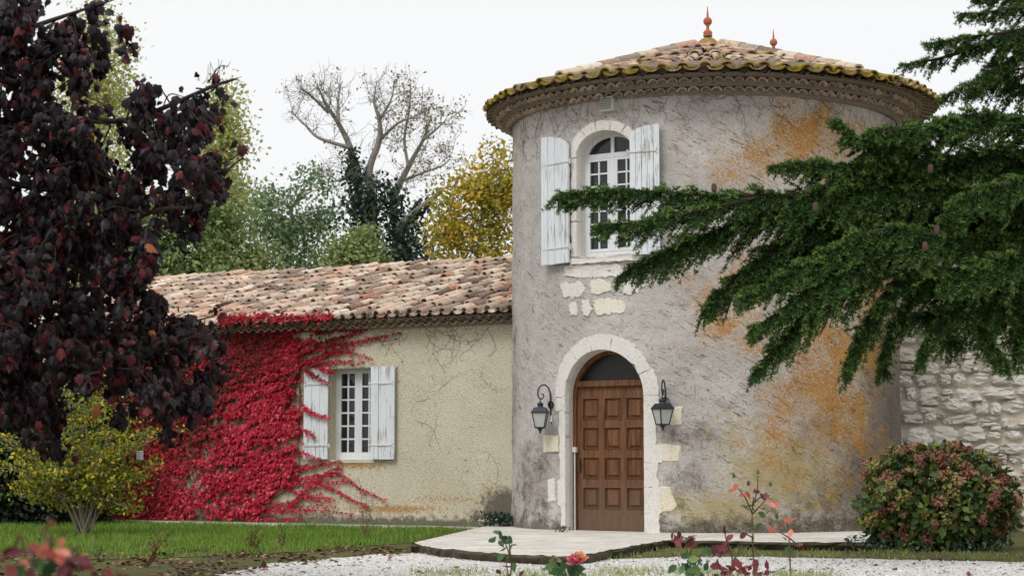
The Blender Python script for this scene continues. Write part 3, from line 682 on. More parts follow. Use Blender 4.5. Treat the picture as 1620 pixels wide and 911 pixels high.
casement(-WW + .05, -.045, ZB + .07, ZTR, 2, 7, y0, win); casement(.045, WW - .05, ZB + .07, ZTR, 2, 7, y0, win)
for sg in (-1, 1):
    a = arch_pts(WW - .048, W_RISE - .048, W_SPR + .01, math.pi / 2 - .06, .12, 12)
    P_ = [(sg * x, y0 + .03, z) for x, z in a] + [(sg * (WW - .05), y0 + .03, ZTR + .06), (sg * .02, y0 + .03, ZTR + .06)]
    G().add(P_, [tuple(range(len(P_)))]).build('pane', 'glass', win)
def shutter(parent, mtx, w, z0, z1, hinge, npl, curve=0.0, label=None):
    """planks in local x 0..w seen from outside; hinge = 'R' or 'L'; curve = rise of the arched top towards the free edge"""
    g = G()
    for zz_ in (z0 + .22, z1 - .32 - curve): g.box(.02, w - .02, .0, .03, zz_ - .05, zz_ + .05)
    sh = g.build('shutter', 'shutter', parent, mtx)
    if label: sh['label'] = label
    top = lambda x: z1 if not curve else z1 - curve + curve * math.sqrt(max(0, 1 - ((x / w) if hinge == 'R' else (1 - x / w)) ** 2.2))
    pw = w / npl
    for i in range(npl):
        a, b = i * pw + .003, (i + 1) * pw - .003; dy = rng.normal() * .0025; zb = z0 + rng.normal() * .004
        tp = [(a + (b - a) * k / 4, top(a + (b - a) * k / 4)) for k in range(5)]
        out = [(a, zb), (b, zb)] + tp[::-1]; n = len(out)
        V = [(x, -.028 + dy, z) for x, z in out] + [(x, .002, z) for x, z in out]
        G().add(V, [tuple(range(n)), tuple(range(2 * n - 1, n - 1, -1))] + [(i2, n + i2, n + (i2 + 1) % n, (i2 + 1) % n) for i2 in range(n)]).build('plank', 'shutter', sh)
    for zz_ in (z0 + .22, z1 - .27 - curve * .6):
        g = G(); x0, x1 = (.06, w + .03) if hinge == 'R' else (-.03, w - .06)
        g.box(x0, x1, -.04, -.026, zz_ - .012, zz_ + .012)
        e = x0 if hinge == 'R' else x1; sgn = -1 if hinge == 'R' else 1
        for q in (-1, 1): g.tube([(e, -.035, zz_), (e + sgn * .03, -.035, zz_ + q * .02), (e + sgn * .02, -.035, zz_ + q * .045)], .007, 5)
        h = x1 if hinge == 'R' else x0
        g.tube([(h, -.02, zz_ - .035), (h, -.02, zz_ + .035)], .014, 8)
        g.build('strap_hinge', 'hinge', sh)
    return sh
pa, _ = ray_cyl(867, 330); pb, zlb = ray_cyl(908, 416); _, zlt = ray_cyl(870, 219)
pc = (pa + pb) / 2; wl = 2 * TR * math.sin((pa - pb) / 2) + .02
shutter(tower, frame_at(pc, TR + .075) @ T(-wl / 2, 0, 0), wl, zlb, zlt, 'R', 4, .22, 'white peeling shutter swung open left of the upper window')
pa, _ = ray_cyl(1000, 260); pb, _ = ray_cyl(1047, 260); _, zrt = ray_cyl(1047, 198); _, zrb = ray_cyl(1020, 403)
pc = (pa + pb) / 2; wr = 2 * TR * math.sin((pa - pb) / 2)
shutter(tower, frame_at(pc, TR + .085) @ T(-wr / 2, 0, 0), wr, zrb, zrt, 'L', 5, .16, 'white peeling shutter swung open right of the upper window')

# ------------------------------------------------------------------ canal tile pieces
def tile_mesh(name, mat, taper=0.88, seg=7, thick=0.13, plug=True):
    """unit tile: half width .5 at the low end (y=0), length 1 up the slope, crown height .5"""
    g = G(); V = []
    for (y, k, r) in ((0, 1, 1), (1, taper, 1), (0, 1, 1 - thick * 2), (0.35, 1, 1 - thick * 2)):
        for i in range(seg + 1):
            a = math.pi * i / seg; V.append((-.5 * k * r * math.cos(a), y, .5 * k * r * math.sin(a)))
    n = seg + 1; Fc = []
    for i in range(seg):
        Fc += [(i, i + 1, n + i + 1, n + i), (2 * n + i, 2 * n + i + 1, i + 1, i), (3 * n + i, 3 * n + i + 1, 2 * n + i + 1, 2 * n + i)]
    V.append((0, .3, .25 * (1 - thick * 2)))
    V += [(-.5 * (1 - thick * 2), .22, 0), (.5 * (1 - thick * 2), .22, 0)]; c0 = len(V)
    V += [(-.5 * (1 - thick * 2) * math.cos(math.pi * i / seg), .16, .5 * (1 - thick * 2) * math.sin(math.pi * i / seg)) for i in range(n)]
    V = V[:4 * n] + (V[c0:] if plug else [])
    if plug: Fc.append(tuple(range(4 * n, 5 * n))) 
    g = G(); me = g.add(V, Fc).mesh(name, mat); return me
def basis(o, x, y, z, s=(1, 1, 1)):
    m = Matrix.Identity(4)
    for i in range(3): m[i][0], m[i][1], m[i][2], m[i][3] = x[i] * s[0], y[i] * s[1], z[i] * s[2], o[i]
    return m
def bake(name, me, mats, mat):
    v = np.empty(len(me.vertices) * 3); me.vertices.foreach_get('co', v); v = v.reshape(-1, 3)
    fq = np.array([p.vertices[:] for p in me.polygons if len(p.vertices) == 4]); V = []; Fs = []
    for i, m in enumerate(mats):
        m = np.array(m); V.append(v @ m[:3, :3].T + m[:3, 3]); Fs.append(fq + i * len(v))
    return fast_mesh(name, np.concatenate(V), np.concatenate(Fs), mat)
# --- tower cornice (two rows of half round tiles between flat courses)
gen = tile_mesh('cornice_tile', 'genoise', 1.0, 6, .10, False)
g = G()
g.lathe([(TR - .02, WT - .03), (TR + .05, WT + .0), (TR + .06, WT + .075), (TR + .155, WT + .08), (TR + .155, WT + .10), (TR + .2, WT + .105), (TR + .21, WT + .175), (TR + .315, WT + .18), (TR + .315, WT + .2), (TR + .36, WT + .21), (TR + .4, WT + .3), (TR - .2, WT + .42)], 120)
ROFF = .10
corn = g.build('cornice', 'mortar', tower, T(ROFF * .5, 0, 0))
rest = []
for rad, zb, nn in ((TR + .15, WT + .005, 124), (TR + .30, WT + .105, 132)):
    for k in range(nn):
        ph = 2 * math.pi * k / nn - math.pi + rng.normal() * .003
        out = Vector((-math.sin(ph), -math.cos(ph), 0)); tg = Vector((math.cos(ph), -math.sin(ph), 0)); wd = 2 * math.pi * rad / nn
        m_ = basis(out * (rad + rng.normal() * .006) + Vector((0, 0, zb + rng.normal() * .003)), tg, -out, Vector((0, 0, 1)), (wd * .98, .2, .145))
        if abs(ph) < R_(100): link('cornice_tile', gen, corn, m_)
        else: rest.append(m_)
ntag(link('cornice_tiles', bake('cornice_tiles', gen, rest, 'genoise'), corn), kind='stuff')
# --- tower roof
RE, ZE = TR + .52, WT + .235
pa_ = at(1117, 73, AY); ZA = pa_.z; TAN = (ZA - ZE) / RE; ALPHA = math.atan(TAN)
g = G(); ncol = 76; sub = 6; V = []; radii = [RE - .02, RE - .35, RE * .66, RE * .33, .04]
NA = ncol * sub
for r in radii:
    for k in range(NA):
        ph = 2 * math.pi * k / NA; wav = -.05 * math.cos(2 * math.pi * k / sub) * (1 if r > .5 * RE else .3) * min(1, r / RE)
        V.append((-r * math.sin(ph), -r * math.cos(ph), ZE + (RE - r) * TAN + wav * -1 - .02))
g.add(V, [(i * NA + k, i * NA + (k + 1) % NA, (i + 1) * NA + (k + 1) % NA, (i + 1) * NA + k) for i in range(len(radii) - 1) for k in range(NA)])
roof = g.build('roof', 'channel', tower, T(ROFF, 0, 0))
g = G(); g.lathe([(RE - .03, ZE - .035), (TR + .3, WT + .25), (TR + .3, WT + .4)], 120); g.build('eave_bedding', 'mortar', roof)
tA, tB = tile_mesh('roof_tile', 'tile_tower'), tile_mesh('roof_tile', 'tile_moss')
rest = []
SL = .36
nrow = int(RE / math.cos(ALPHA) / SL)
for j in range(nrow):
    r0 = RE - j * SL * math.cos(ALPHA)
    nc = 76 if r0 > 2.0 else (38 if r0 > .95 else 19)
    if r0 < .22: break
    for k in range(nc):
        ph = 2 * math.pi * (k + .5 * (76 // nc == 1) + .25 * (nc == 38)) / nc + rng.normal() * .012
        if ph > math.pi: ph -= 2 * math.pi
        out = Vector((-math.sin(ph), -math.cos(ph), 0)); tg = Vector((math.cos(ph), -math.sin(ph), 0))
        upv = (-out * math.cos(ALPHA - .05) + Vector((0, 0, math.sin(ALPHA - .05)))).normalized(); nv = tg.cross(upv)
        wd = 2 * math.pi * r0 / nc * rng.uniform(.66, .76); wd = min(wd, .30)
        rr0 = r0 + rng.normal() * .015
        o = out * rr0 + Vector((0, 0, ZE + (RE - rr0) * TAN + .035 + rng.normal() * .006))
        a = rng.normal() * .03; x_ = tg * math.cos(a) + upv * math.sin(a); y_ = upv * math.cos(a) - tg * math.sin(a)
        m_ = basis(o, x_, y_, nv, (wd, SL * 1.22, min(.17, wd * .75)))
        if abs(ph) < R_(88): link('roof_tile', tB if (j == 0 or rng.random() < .06) else tA, roof, m_)
        else: rest.append(m_)
for k in range(76):
    ph = 2 * math.pi * k / 76 + rng.normal() * .006
    if ph > math.pi: ph -= 2 * math.pi
    if abs(ph) > R_(88): continue
    out = Vector((-math.sin(ph), -math.cos(ph), 0)); tg = Vector((math.cos(ph), -math.sin(ph), 0)); upv = (-out * math.cos(ALPHA) + Vector((0, 0, math.sin(ALPHA)))).normalized(); nv = tg.cross(upv)
    link('channel_tile', tB, roof, basis(out * (RE + .035 + rng.normal() * .012) + Vector((0, 0, ZE + .05 + rng.normal() * .005)), -tg, upv, -nv, (.235, .3, .13)))
ntag(link('roof_tiles', bake('roof_tiles', tA, rest, 'tile_tower'), roof), kind='stuff')
# hip ridges on the two silhouettes
def sil(sg):
    best = None
    for k in range(200):
        ph = sg * R_(20 + k * .6)
        nrm = Vector((-math.sin(ph) * math.sin(ALPHA), -math.cos(ph) * math.sin(ALPHA), math.cos(ALPHA)))
        p = Vector((AX - 1.5 * math.sin(ph), AY - 1.5 * math.cos(ph), ZE + (RE - 1.5) * TAN)); d = abs(nrm.dot((p - CAM).normalized()))
        if best is None or d < best[0]: best = (d, ph)
    return best[1]
ridge_me = tile_mesh('ridge_tile', 'tile_tower', .88)
hipL, hipR = sil(1), sil(-1)
for ph in (hipL, hipR):
    out = Vector((-math.sin(ph), -math.cos(ph), 0)); tg = Vector((math.cos(ph), -math.sin(ph), 0))
    upv = (-out * math.cos(ALPHA) + Vector((0, 0, math.sin(ALPHA)))).normalized(); nv = tg.cross(upv)
    for j in range(7):
        r0 = 2.95 - j * .37
        o = out * r0 + Vector((0, 0, ZE + (RE - r0) * TAN + .06))
        link('ridge_tile', ridge_me, roof, basis(o, tg, upv, nv, (.24, .46, .2)))
g = G(); g.lathe([(.36, ZA - .1), (.24, ZA - .02), (.15, ZA + .06), (.09, ZA + .11), (0, ZA + .12)], 14); g.build('apex_cap', 'tile_moss', roof, smooth=True)
def finial(name, loc, s, label, base):
    t = thing(name, label, 'finial', loc)
    G().lathe([(0, 0), (.075 * s, 0), (.085 * s, .03 * s), (.07 * s, .05 * s), (.085 * s, .075 * s), (.06 * s, .11 * s), (.03 * s, .13 * s), (.026 * s, .19 * s), (.045 * s, .215 * s), (0, .22 * s)] if base else [(0, 0), (.05 * s, 0), (.04 * s, .05 * s), (.03 * s, .22 * s)], 14).build('foot', 'terracotta', t, smooth=True)
    G().lathe([(.028 * s, .20 * s)] + [(.078 * s * math.sin(a), .28 * s - .078 * s * math.cos(a)) for a in np.linspace(.35, math.pi - .25, 9)] + [(.02 * s, .36 * s)], 14).build('ball', 'terracotta', t, smooth=True)
    G().lathe([(.022 * s, .35 * s), (.014 * s, .44 * s), (.006 * s, .54 * s), (0, .56 * s)], 10).build('spike', 'terracotta', t, smooth=True)
    return t
finial('roof_finial', (AX + ROFF, AY, at(1117, 59, AY).z), .86, 'larger terracotta ball finial with foot on the tower apex', True)
ph = hipR
for k in range(60):     # walk down the right hip until the picture column is right
    r0 = .3 + k * .03; p = Vector((AX + ROFF - r0 * math.sin(ph), AY - r0 * math.cos(ph), ZE + (RE - r0) * TAN))
    if proj(p)[0][0] > 1224: break
finial('roof_finial', (p.x, p.y, p.z + .04), .72, 'smaller terracotta ball finial on the right roof hip', False)

# ------------------------------------------------------------------ wing house
WANG = math.atan((4500 + 810) / F_PX)
W0 = at(806, 700, 29.2); W0.z = 0
wing = thing('wing_house', 'low beige rendered wing with pink canal tile roof and white shuttered window', 'house', W0, -(math.pi / 2 - WANG))
WMW = Matrix.Translation(W0) @ Matrix.Rotation(-(math.pi / 2 - WANG), 4, 'Z'); WMI = WMW.inverted()
def wpx(u, v, y=0.0):
    o = WMI @ CAM; d = WMI.to_3x3() @ ray(u, v); t = (y - o.y) / d.y; p = o + d * t
    return p.x, p.z
WL = wpx(-10, 700)[0]; W_EAVE = wpx(790, 511)[1]
print('wing len', WL, 'eave', W_EAVE)
wx0, _ = wpx(521, 650); wx1, _ = wpx(592, 650); _, wz1 = wpx(560, 581); _, wz0 = wpx(560, 727)
wx1 = max(wx1, wx0 + .86)
xs = np.arange(WL, .45, .045); zz = np.linspace(0, W_EAVE + .12, 84)
XX, ZZ2 = np.meshgrid(xs, zz, indexing='ij'); YY = .008 * np.sin(XX * 3) * np.sin(ZZ2 * 2.2) + rng.normal(size=XX.shape) * .0015
V = np.stack([XX, YY, ZZ2], -1).reshape(-1, 3); nz = len(zz); Q = []
for i in range(len(xs) - 1):
    for j in range(nz - 1):
        xc, zc = xs[i] + .0225, (zz[j] + zz[j + 1]) / 2
        if wx0 < xc < wx1 and wz0 < zc < wz1: continue
        a = i * nz + j; b = a + nz; Q.append((a, b, b + 1, a + 1))
me = fast_mesh('wall', V, np.array(Q), 'wing', True)
wv = V @ np.array(WMW.to_3x3()).T + np.array(W0); pu, pv = proj(wv); facing = np.ones(len(pu))
vattr(me, 'orange', blobs([(565, 735, 60, 10, .9), (620, 805, 120, 10, .85), (700, 790, 100, 14, .6), (520, 790, 60, 16, .6), (780, 775, 40, 16, .6), (640, 750, 60, 40, .3), (720, 760, 50, 30, .35)]))
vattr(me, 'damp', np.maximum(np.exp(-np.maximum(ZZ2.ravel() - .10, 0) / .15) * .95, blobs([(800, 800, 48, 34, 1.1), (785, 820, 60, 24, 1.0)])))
link('wall', me, wing)
# window opening, wooden window, sill
g = G(); wd = .2
ex = .03
g.box(wx0 - ex, wx0 + .006, -.006, wd + .1, wz0, wz1); g.box(wx1 - .006, wx1 + ex, -.006, wd + .1, wz0, wz1)
g.box(wx0 - ex, wx1 + ex, -.007, wd + .1, wz1, wz1 + .05); g.box(wx0 - ex, wx1 + ex, -.02, wd + .1, wz0 - .05, wz0 + .004)
g.build('window_reveal', 'wing', wing)
g = G(); fx0, fx1 = wx0 + .006, wx1 - .006
for a, b in ((fx0, fx0 + .05), (fx1 - .05, fx1)): g.box(a, b, wd - .02, wd + .06, wz0 + .004, wz1)
g.box(fx0 + .05, fx1 - .05, wd - .02, wd + .06, wz1 - .05, wz1 - .001); g.box(fx0 + .05, fx1 - .05, wd - .03, wd + .06, wz0 + .004, wz0 + .07)
xm = (fx0 + fx1) / 2; g.box(xm - .03, xm + .03, wd - .012, wd + .05, wz0 + .07, wz1 - .05, .005)
win2 = g.build('window', 'paint', wing)
casement(fx0 + .05, xm - .03, wz0 + .07, wz1 - .05, 2, 6, wd, win2, .04, .013); casement(xm + .03, fx1 - .05, wz0 + .07, wz1 - .05, 2, 6, wd, win2, .04, .013)
a, _ = wpx(482, 650, -.06); b, zt = wpx(521, 581, -.06); _, zb = wpx(500, 726, -.06)
shutter(wing, T(a, -.065, 0), b - a, zb, zt, 'R', 3, 0, 'white peeling shutter on the creeper side of the window')
a, _ = wpx(588, 650, -.06); b, zt = wpx(626, 579, -.06); _, zb = wpx(610, 726, -.06)
shutter(wing, T(a, -.065, 0), b - a, zb, zt, 'L', 3, 0, 'white peeling shutter on the bare wall side of the window')
# cornice
g = G()
for (y0_, y1_, z0_, z1_) in ((-.05, .3, W_EAVE - .02, W_EAVE + .05), (-.15, .3, W_EAVE + .052, W_EAVE + .066), (-.12, .3, W_EAVE + .068, W_EAVE + .12), (-.25, .3, W_EAVE + .122, W_EAVE + .134)): g.box(WL - .1, .5, y0_, y1_, z0_, z1_)
wc = g.build('cornice', 'mortar', wing); rest = []
for yy, zb in ((-.15, W_EAVE - .005), (-.25, W_EAVE + .07)):
    for k in range(int((.3 - WL) / .165)):
        x = .3 - k * .165
        m_ = basis(Vector((x, yy + rng.normal() * .006, zb)), Vector((1, 0, 0)), Vector((0, 1, 0)), Vector((0, 0, 1)), (.16, .2, .11))
        link('cornice_tile', gen, wc, m_)
# roof
RP = .32; RALPHA = math.atan(RP); RUN = 3.85; EY, EZ = -.36, W_EAVE + .145; CP = .205
ncol = int((.55 - WL + .1) / CP)
xs = np.arange(0, ncol * 6 + 1) / 6 * CP + (WL - .1); NR = 8; V = []
def sag(x, t): return -.05 * math.sin(math.pi * (x - WL) / (0.5 - WL)) * t - .02 * math.sin(x * 1.7) * t
for j in range(NR + 1):
    t = j / NR
    for k, x in enumerate(xs): V.append((x, EY + (RUN - EY) * t, EZ + (RUN - EY) * t * RP - .07 * (1 - math.cos(2 * math.pi * k / 6)) / 2 * 1.2 + sag(x, t)))
n = len(xs); g = G().add(V, [(j * n + k, j * n + k + 1, (j + 1) * n + k + 1, (j + 1) * n + k) for j in range(NR) for k in range(n - 1)])
g.add([(WL - .1, RUN, EZ + (RUN - EY) * RP - .03), (.55, RUN, EZ + (RUN - EY) * RP - .03), (.55, 2 * RUN, EZ), (WL - .1, 2 * RUN, EZ)], [(0, 1, 2, 3)])
wroof = g.build('roof', 'channel', wing)
G().box(WL - .1, .5, EY + .05, .3, EZ - .045, EZ - .028).build('eave_bedding', 'mortar', wroof)
tW = tile_mesh('roof_tile', 'tile_wing'); cand = []
NRW = 11; SLW = (RUN - EY) / math.cos(RALPHA) / NRW
for j in range(NRW):
    for k in range(ncol + 1):
        x = WL - .1 + k * CP + rng.normal() * .014; t = (j + rng.normal() * .09) / NRW
        a_ = RALPHA - .075 + rng.normal() * .012; y_ = Vector((rng.normal() * .03, math.cos(a_), math.sin(a_))).normalized(); x_ = Vector((1, 0, rng.normal() * .03)); x_ = (x_ - y_ * x_.dot(y_)).normalized()
        o = Vector((x, EY + (RUN - EY) * t, EZ + (RUN - EY) * t * RP + .03 + rng.normal() * .009 + sag(x, t)))
        m_ = basis(o, x_, y_, x_.cross(y_), (CP * rng.uniform(.64, .80), SLW * 1.22, rng.uniform(.14, .17))); wp = WMW @ o
        cand.append(((wp - CAM).length, m_))
cand.sort(key=lambda c: c[0])
for d_, m_ in cand[:300]: link('roof_tile', tW, wroof, m_)
ntag(link('roof_tiles', bake('roof_tiles', tW, [c[1] for c in cand[300:]], 'tile_wing'), wroof), kind='stuff')
for k in range(ncol + 1):
    x = WL - .1 + (k + .5) * CP
    if x > -9.5: link('channel_tile', tW, wroof, basis(Vector((x, EY - .02 + rng.normal() * .012, EZ + .035)), Vector((-1, 0, 0)), Vector((0, math.cos(RALPHA), math.sin(RALPHA))), Vector((0, math.sin(RALPHA), -math.cos(RALPHA))), (.16, .3, .10)))
rw = tile_mesh('ridge_tile', 'tile_wing', .88)
for k in range(int((.4 - WL) / .36) + 1):
    x = .45 - k * .36
    link('ridge_tile', rw, wroof, basis(Vector((x, RUN, EZ + (RUN - EY) * RP - .06 + sag(x, 1))), Vector((0, 1, 0)), Vector((-1, 0, 0)), Vector((0, 0, 1)), (.26, .44, .24)))
G().box(WL, .4, .0, 2 * RUN - .3, .02, W_EAVE + .1).build('inner_walls', 'mortar', wing, T(0, .32, 0))

# ------------------------------------------------------------------ rubble wall on the right
RW0 = at(1409, 700, 28.9); RW0.z = 0; RANG = R_(-3)
rub = thing('rubble_wall', 'limewashed rubble stone wall right of the tower', 'wall', RW0, RANG)
RL, RH = 4.2, 4.6
G().box(-.3, RL, .05, .5, 0, RH).build('mortar_core', 'rubble_mortar', rub)
def lump(seed):
    r2 = np.random.default_rng(seed); bm_v = []; N = 6; sk = r2.normal() * .18; cut = r2.uniform(-.25, .25, 4); tl = r2.normal(size=2) * .35
    for i in range(N + 1):
        for j in range(N + 1):
            x, z = i / N - .5, j / N - .5; e = min(i, j, N - i, N - j)
            y = 0.0 if e == 0 else (-.9 if e == 1 else -1.0) + x * tl[0] + z * tl[1]; y += r2.normal() * .13 * (e > 0)
            q = 1 - .30 * (abs(x) * 2) ** 3 * (abs(z) * 2) ** 3; ca = cut[(i > N / 2) * 2 + (j > N / 2)]
            bm_v.append((x * q + sk * z * .5 + r2.normal() * .035, y, z * q * (1 + ca * abs(x)) + r2.normal() * .045))
    f = [(i * (N + 1) + j, (i + 1) * (N + 1) + j, (i + 1) * (N + 1) + j + 1, i * (N + 1) + j + 1) for i in range(N) for j in range(N)]
    return G().add(bm_v, f).mesh('rubble_stone', 'rubble', False)
lumps = [lump(s) for s in range(12)]
z = 0.02; cand = []
while z < RH - .05:
    h = rng.uniform(.13, .24); x = -.2 + rng.uniform(-.1, 0); ph0 = rng.uniform(0, 6)
    while x < RL:
        w = rng.uniform(.16, .5) if h > .14 else rng.uniform(.12, .36); wob = .03 * math.sin(x * 2.3 + ph0)
        if rng.random() < .3 and h > .15:
            f_ = rng.uniform(.4, .6)
            for q0, q1 in ((0, f_), (f_, 1)): cand.append((x + w / 2 + rng.normal() * .02, z + h * (q0 + q1) / 2 + wob, w * rng.uniform(.85, 1.05), h * (q1 - q0) * 1.05, rng.uniform(.07, .12)))
        else: cand.append((x + w / 2, z + h / 2 + rng.normal() * .015 + wob, w * rng.uniform(1.0, 1.12), h * rng.uniform(.98, 1.2), rng.uniform(.08, .15)))
        x += w
    z += h
vis = []
for c in cand:
    p = Matrix.Translation(RW0) @ Matrix.Rotation(RANG, 4, 'Z') @ Vector((c[0], 0, c[1])); u, v = proj(p)
    vis.append(0 if (1400 < u[0] < 1660 and 400 < v[0] < 800) else 1)
order = sorted(range(len(cand)), key=lambda i: (vis[i], cand[i][1])); rest = {i: [] for i in range(12)}
for q, i in enumerate(order):
    x, z, w, h, d = cand[i]
    m_ = Matrix.Translation((x, .06, z)) @ Matrix.Rotation(rng.normal() * .08, 4, 'Y') @ Matrix.Diagonal((w, d, h, 1)); k = int(rng.integers(12))
    if q < 300: link('rubble_stone', lumps[k], rub, m_)
    else: rest[k].append(m_)
V = []; Q = []; nb = 0
for k, ms in rest.items():
    v = np.array([x.co[:] for x in lumps[k].vertices]); fq = np.array([p.vertices[:] for p in lumps[k].polygons])
    for m_ in ms:
        m_ = np.array(m_); V.append(v @ m_[:3, :3].T + m_[:3, 3]); Q.append(fq + nb); nb += len(v)
if V: ntag(link('rubble_stones', fast_mesh('rubble_stones', np.concatenate(V), np.concatenate(Q), 'rubble', False), rub), kind='stuff')
x = -.3
while x < RL:
    w = rng.uniform(.4, .6); link('coping_stone', lumps[int(rng.integers(12))], rub, Matrix.Translation((x + w / 2, .3, RH + .02)) @ Matrix.Rotation(-math.pi / 2, 4, 'X') @ Matrix.Diagonal((w, .1, .7, 1))); x += w
#OBJECTS#
# ================================================================== OBJECTS
# ------------------------------------------------------------------ wall lanterns, bell, vent box
def lantern(phi, z, label):
    """z = height of the wall plate; local x right, y into the wall"""
    base = Vector(cyl(phi, 0)) + Vector((AX, AY, z)); t = thing('wall_lantern', label, 'lantern', base, -phi, 'lanterns beside the tower door')
    A = .235
    g = G(); g.tube([(0, -.02, -.17), (0, -.022, -.05), (0, -.022, .1), (0, -.03, .17), (0, -.06, .235), (0, -.11, .275), (0, -.165, .275), (0, -.215, .245), (0, -.245, .19), (0, -.245, .14), (0, -.225, .09), (0, -.19, .075), (0, -.155, .09), (0, -.14, .125), (0, -.155, .15), (0, -.175, .14)], [.010, .011, .011, .011, .011, .011, .011, .011, .011, .011, .010, .010, .009, .008, .008, .009], 6)
    g.tube([(0, -.205, .078), (0, -.205, .03)], .008, 6); g.build('bracket', 'iron', t, smooth=True)
    g = G(); g.lathe([(0, -.035), (.035, -.03), (.05, -.012), (.052, .02)], 14); o = g.build('wall_plate', 'iron', t, Matrix.Rotation(math.pi / 2, 4, 'X') @ T(0, 0, 0), smooth=True); o.location = (0, -.02, 0); o.rotation_euler = (-math.pi / 2, 0, 0); o.matrix_basis = Matrix.Translation((0, -.012, 0)) @ Matrix.Rotation(math.pi / 2, 4, 'X')
    hy = -.205; LT = Matrix.Translation((0, hy, -.105)) @ Matrix.Rotation(R_(45), 4, 'Z') @ Matrix.Scale(1.04, 4)
    def fr(w0, z0, w1, z1):
        a = [(-w0, -w0, z0), (w0, -w0, z0), (w0, w0, z0), (-w0, w0, z0)]; b = [(-w1, -w1, z1), (w1, -w1, z1), (w1, w1, z1), (-w1, w1, z1)]
        return a + b, [(i, (i + 1) % 4, 4 + (i + 1) % 4, 4 + i) for i in range(4)]
    g = G(); g.add(*fr(.112, -.012, .112, .0)); g.add(*fr(.112, 0, .072, .062)); g.add([(-.112, -.112, -.012), (.112, -.112, -.012), (.112, .112, -.012), (-.112, .112, -.012)], [(3, 2, 1, 0)]); g.add([(-.072, -.072, .062), (.072, -.072, .062), (.072, .072, .062), (-.072, .072, .062)], [(0, 1, 2, 3)])
    g.lathe([(.05, .06), (.035, .085), (.045, .10), (.04, .115), (.02, .13), (0, .135)], 10); g.build('cap', 'iron', t, LT)
    g = G(); a, b = .098, .060
    for sx, sy in ((-1, -1), (1, -1), (1, 1), (-1, 1)): g.tube([(sx * a, sy * a, -.012), (sx * b, sy * b, -.205)], .008, 4)
    g.add(*fr(b + .008, -.215, b + .008, -.2)); g.add([(-b, -b, -.214), (b, -b, -.214), (b, b, -.214), (-b, b, -.214)], [(3, 2, 1, 0)]); g.build('frame', 'iron', t, LT)
    g = G(); g.lathe([(b * .9, -.215), (.025, -.24), (.012, -.262), (.016, -.275), (0, -.295)], 8); g.build('finial', 'iron', t, LT)
    g = G(); g.tube([(0, 0, -.2), (0, 0, -.1)], [.02, .016], 8); g.build('candle_lamp', 'plastic', t, LT)
    for k in range(4):
        q = [(-a * .97, -a * .97, -.015), (a * .97, -a * .97, -.015), (b * .97, -b * .97, -.203), (-b * .97, -b * .97, -.203)]
        G().add(q, [(0, 1, 2, 3)]).build('pane', 'lamp_glass', t, LT @ Matrix.Rotation(k * math.pi / 2, 4, 'Z'))
    return t
p_, z_ = ray_cyl(873, 640); lantern(p_, z_, 'black iron lantern on the left of the door, above the bell')
p_, z_ = ray_cyl(1053, 634); lantern(p_, z_, 'black iron lantern on the right of the door')
p_, z_ = ray_cyl(883, 656)
t = thing('door_bell', 'small pale metal bell hanging left of the door', 'bell', Vector(cyl(p_, 0)) + Vector((AX, AY, z_)), -p_)
G().tube([(.03, .01, .0), (.02, -.05, .01), (0, -.1, .008), (0, -.12, -.01)], .006, 6).build('bracket', 'brass', t)
G().lathe([(.0, -.005), (.014, -.01), (.022, -.035), (.026, -.06), (.036, -.085), (.05, -.1), (.046, -.1), (.03, -.08)], 14, (0, -.12, 0)).build('bell_body', 'brass', t, smooth=True)
G().tube([(0, -.12, -.05), (0, -.12, -.13)], .005, 5).build('clapper', 'iron', t)
p_, z_ = ray_cyl(964, 177)
t = thing('vent_box', 'white louvred box fixed under the tower cornice', 'vent', Vector(cyl(p_, 0)) + Vector((AX, AY, z_)), -p_)
G().box(-.1, .1, -.1, .04, 0, .2, .01).build('body', 'plastic', t)
for k in range(7): G().box(-.088, .088, -.108, -.098, .02 + k * .024, .034 + k * .024).build('louvre', 'grille', t)
def dead_vine(name, label, starts, fmap, parent_loc, rz, mat='vine_stem'):
    t = thing(name, label, 'creeper', parent_loc, rz); g = G()
    for (u, v, n0) in starts:
        for _ in range(n0):
            x, z = u + rng.normal() * .12, v; a = -math.pi / 2 + rng.normal() * .5; pts = []; L = rng.uniform(.25, .9)
            for q in range(int(L / .035)):
                pts.append(fmap(x, z)); x += .035 * math.cos(a); z += .035 * math.sin(a); a += rng.normal() * .28
                if q % 5 == 3:
                    b, x2, z2, p2 = a + rng.choice([-1, 1]) * rng.uniform(.5, 1.1), x, z, []
                    for _2 in range(int(rng.integers(3, 8))): p2.append(fmap(x2, z2)); x2 += .03 * math.cos(b); z2 += .03 * math.sin(b); b += rng.normal() * .3
                    g.tube(p2, .0015, 3, False)
            if len(pts) > 1: g.tube(pts, .002, 3, False)
    g.build('tendrils', mat, t)['kind'] = 'stuff'
dead_vine('dead_tendrils', 'thin dead creeper tendrils under the tower cornice', [(x, WT - .02, 2) for x in np.arange(-3.6, 3.6, .22)], lambda s_, z_: cyl(-s_ / TR, z_, TR + .016), (AX, AY, 0), 0)
dead_vine('dead_tendrils', 'thin dead creeper tendrils on the bare wing wall', [(x, W_EAVE - .03, 2) for x in np.arange(-3.6, -.2, .2)] + [(x, z, 1) for x, z in zip(rng.uniform(-2.4, -.2, 9), rng.uniform(1.2, 2.8, 9))], lambda s_, z_: (s_, -.012, z_), W0, -(math.pi / 2 - WANG))
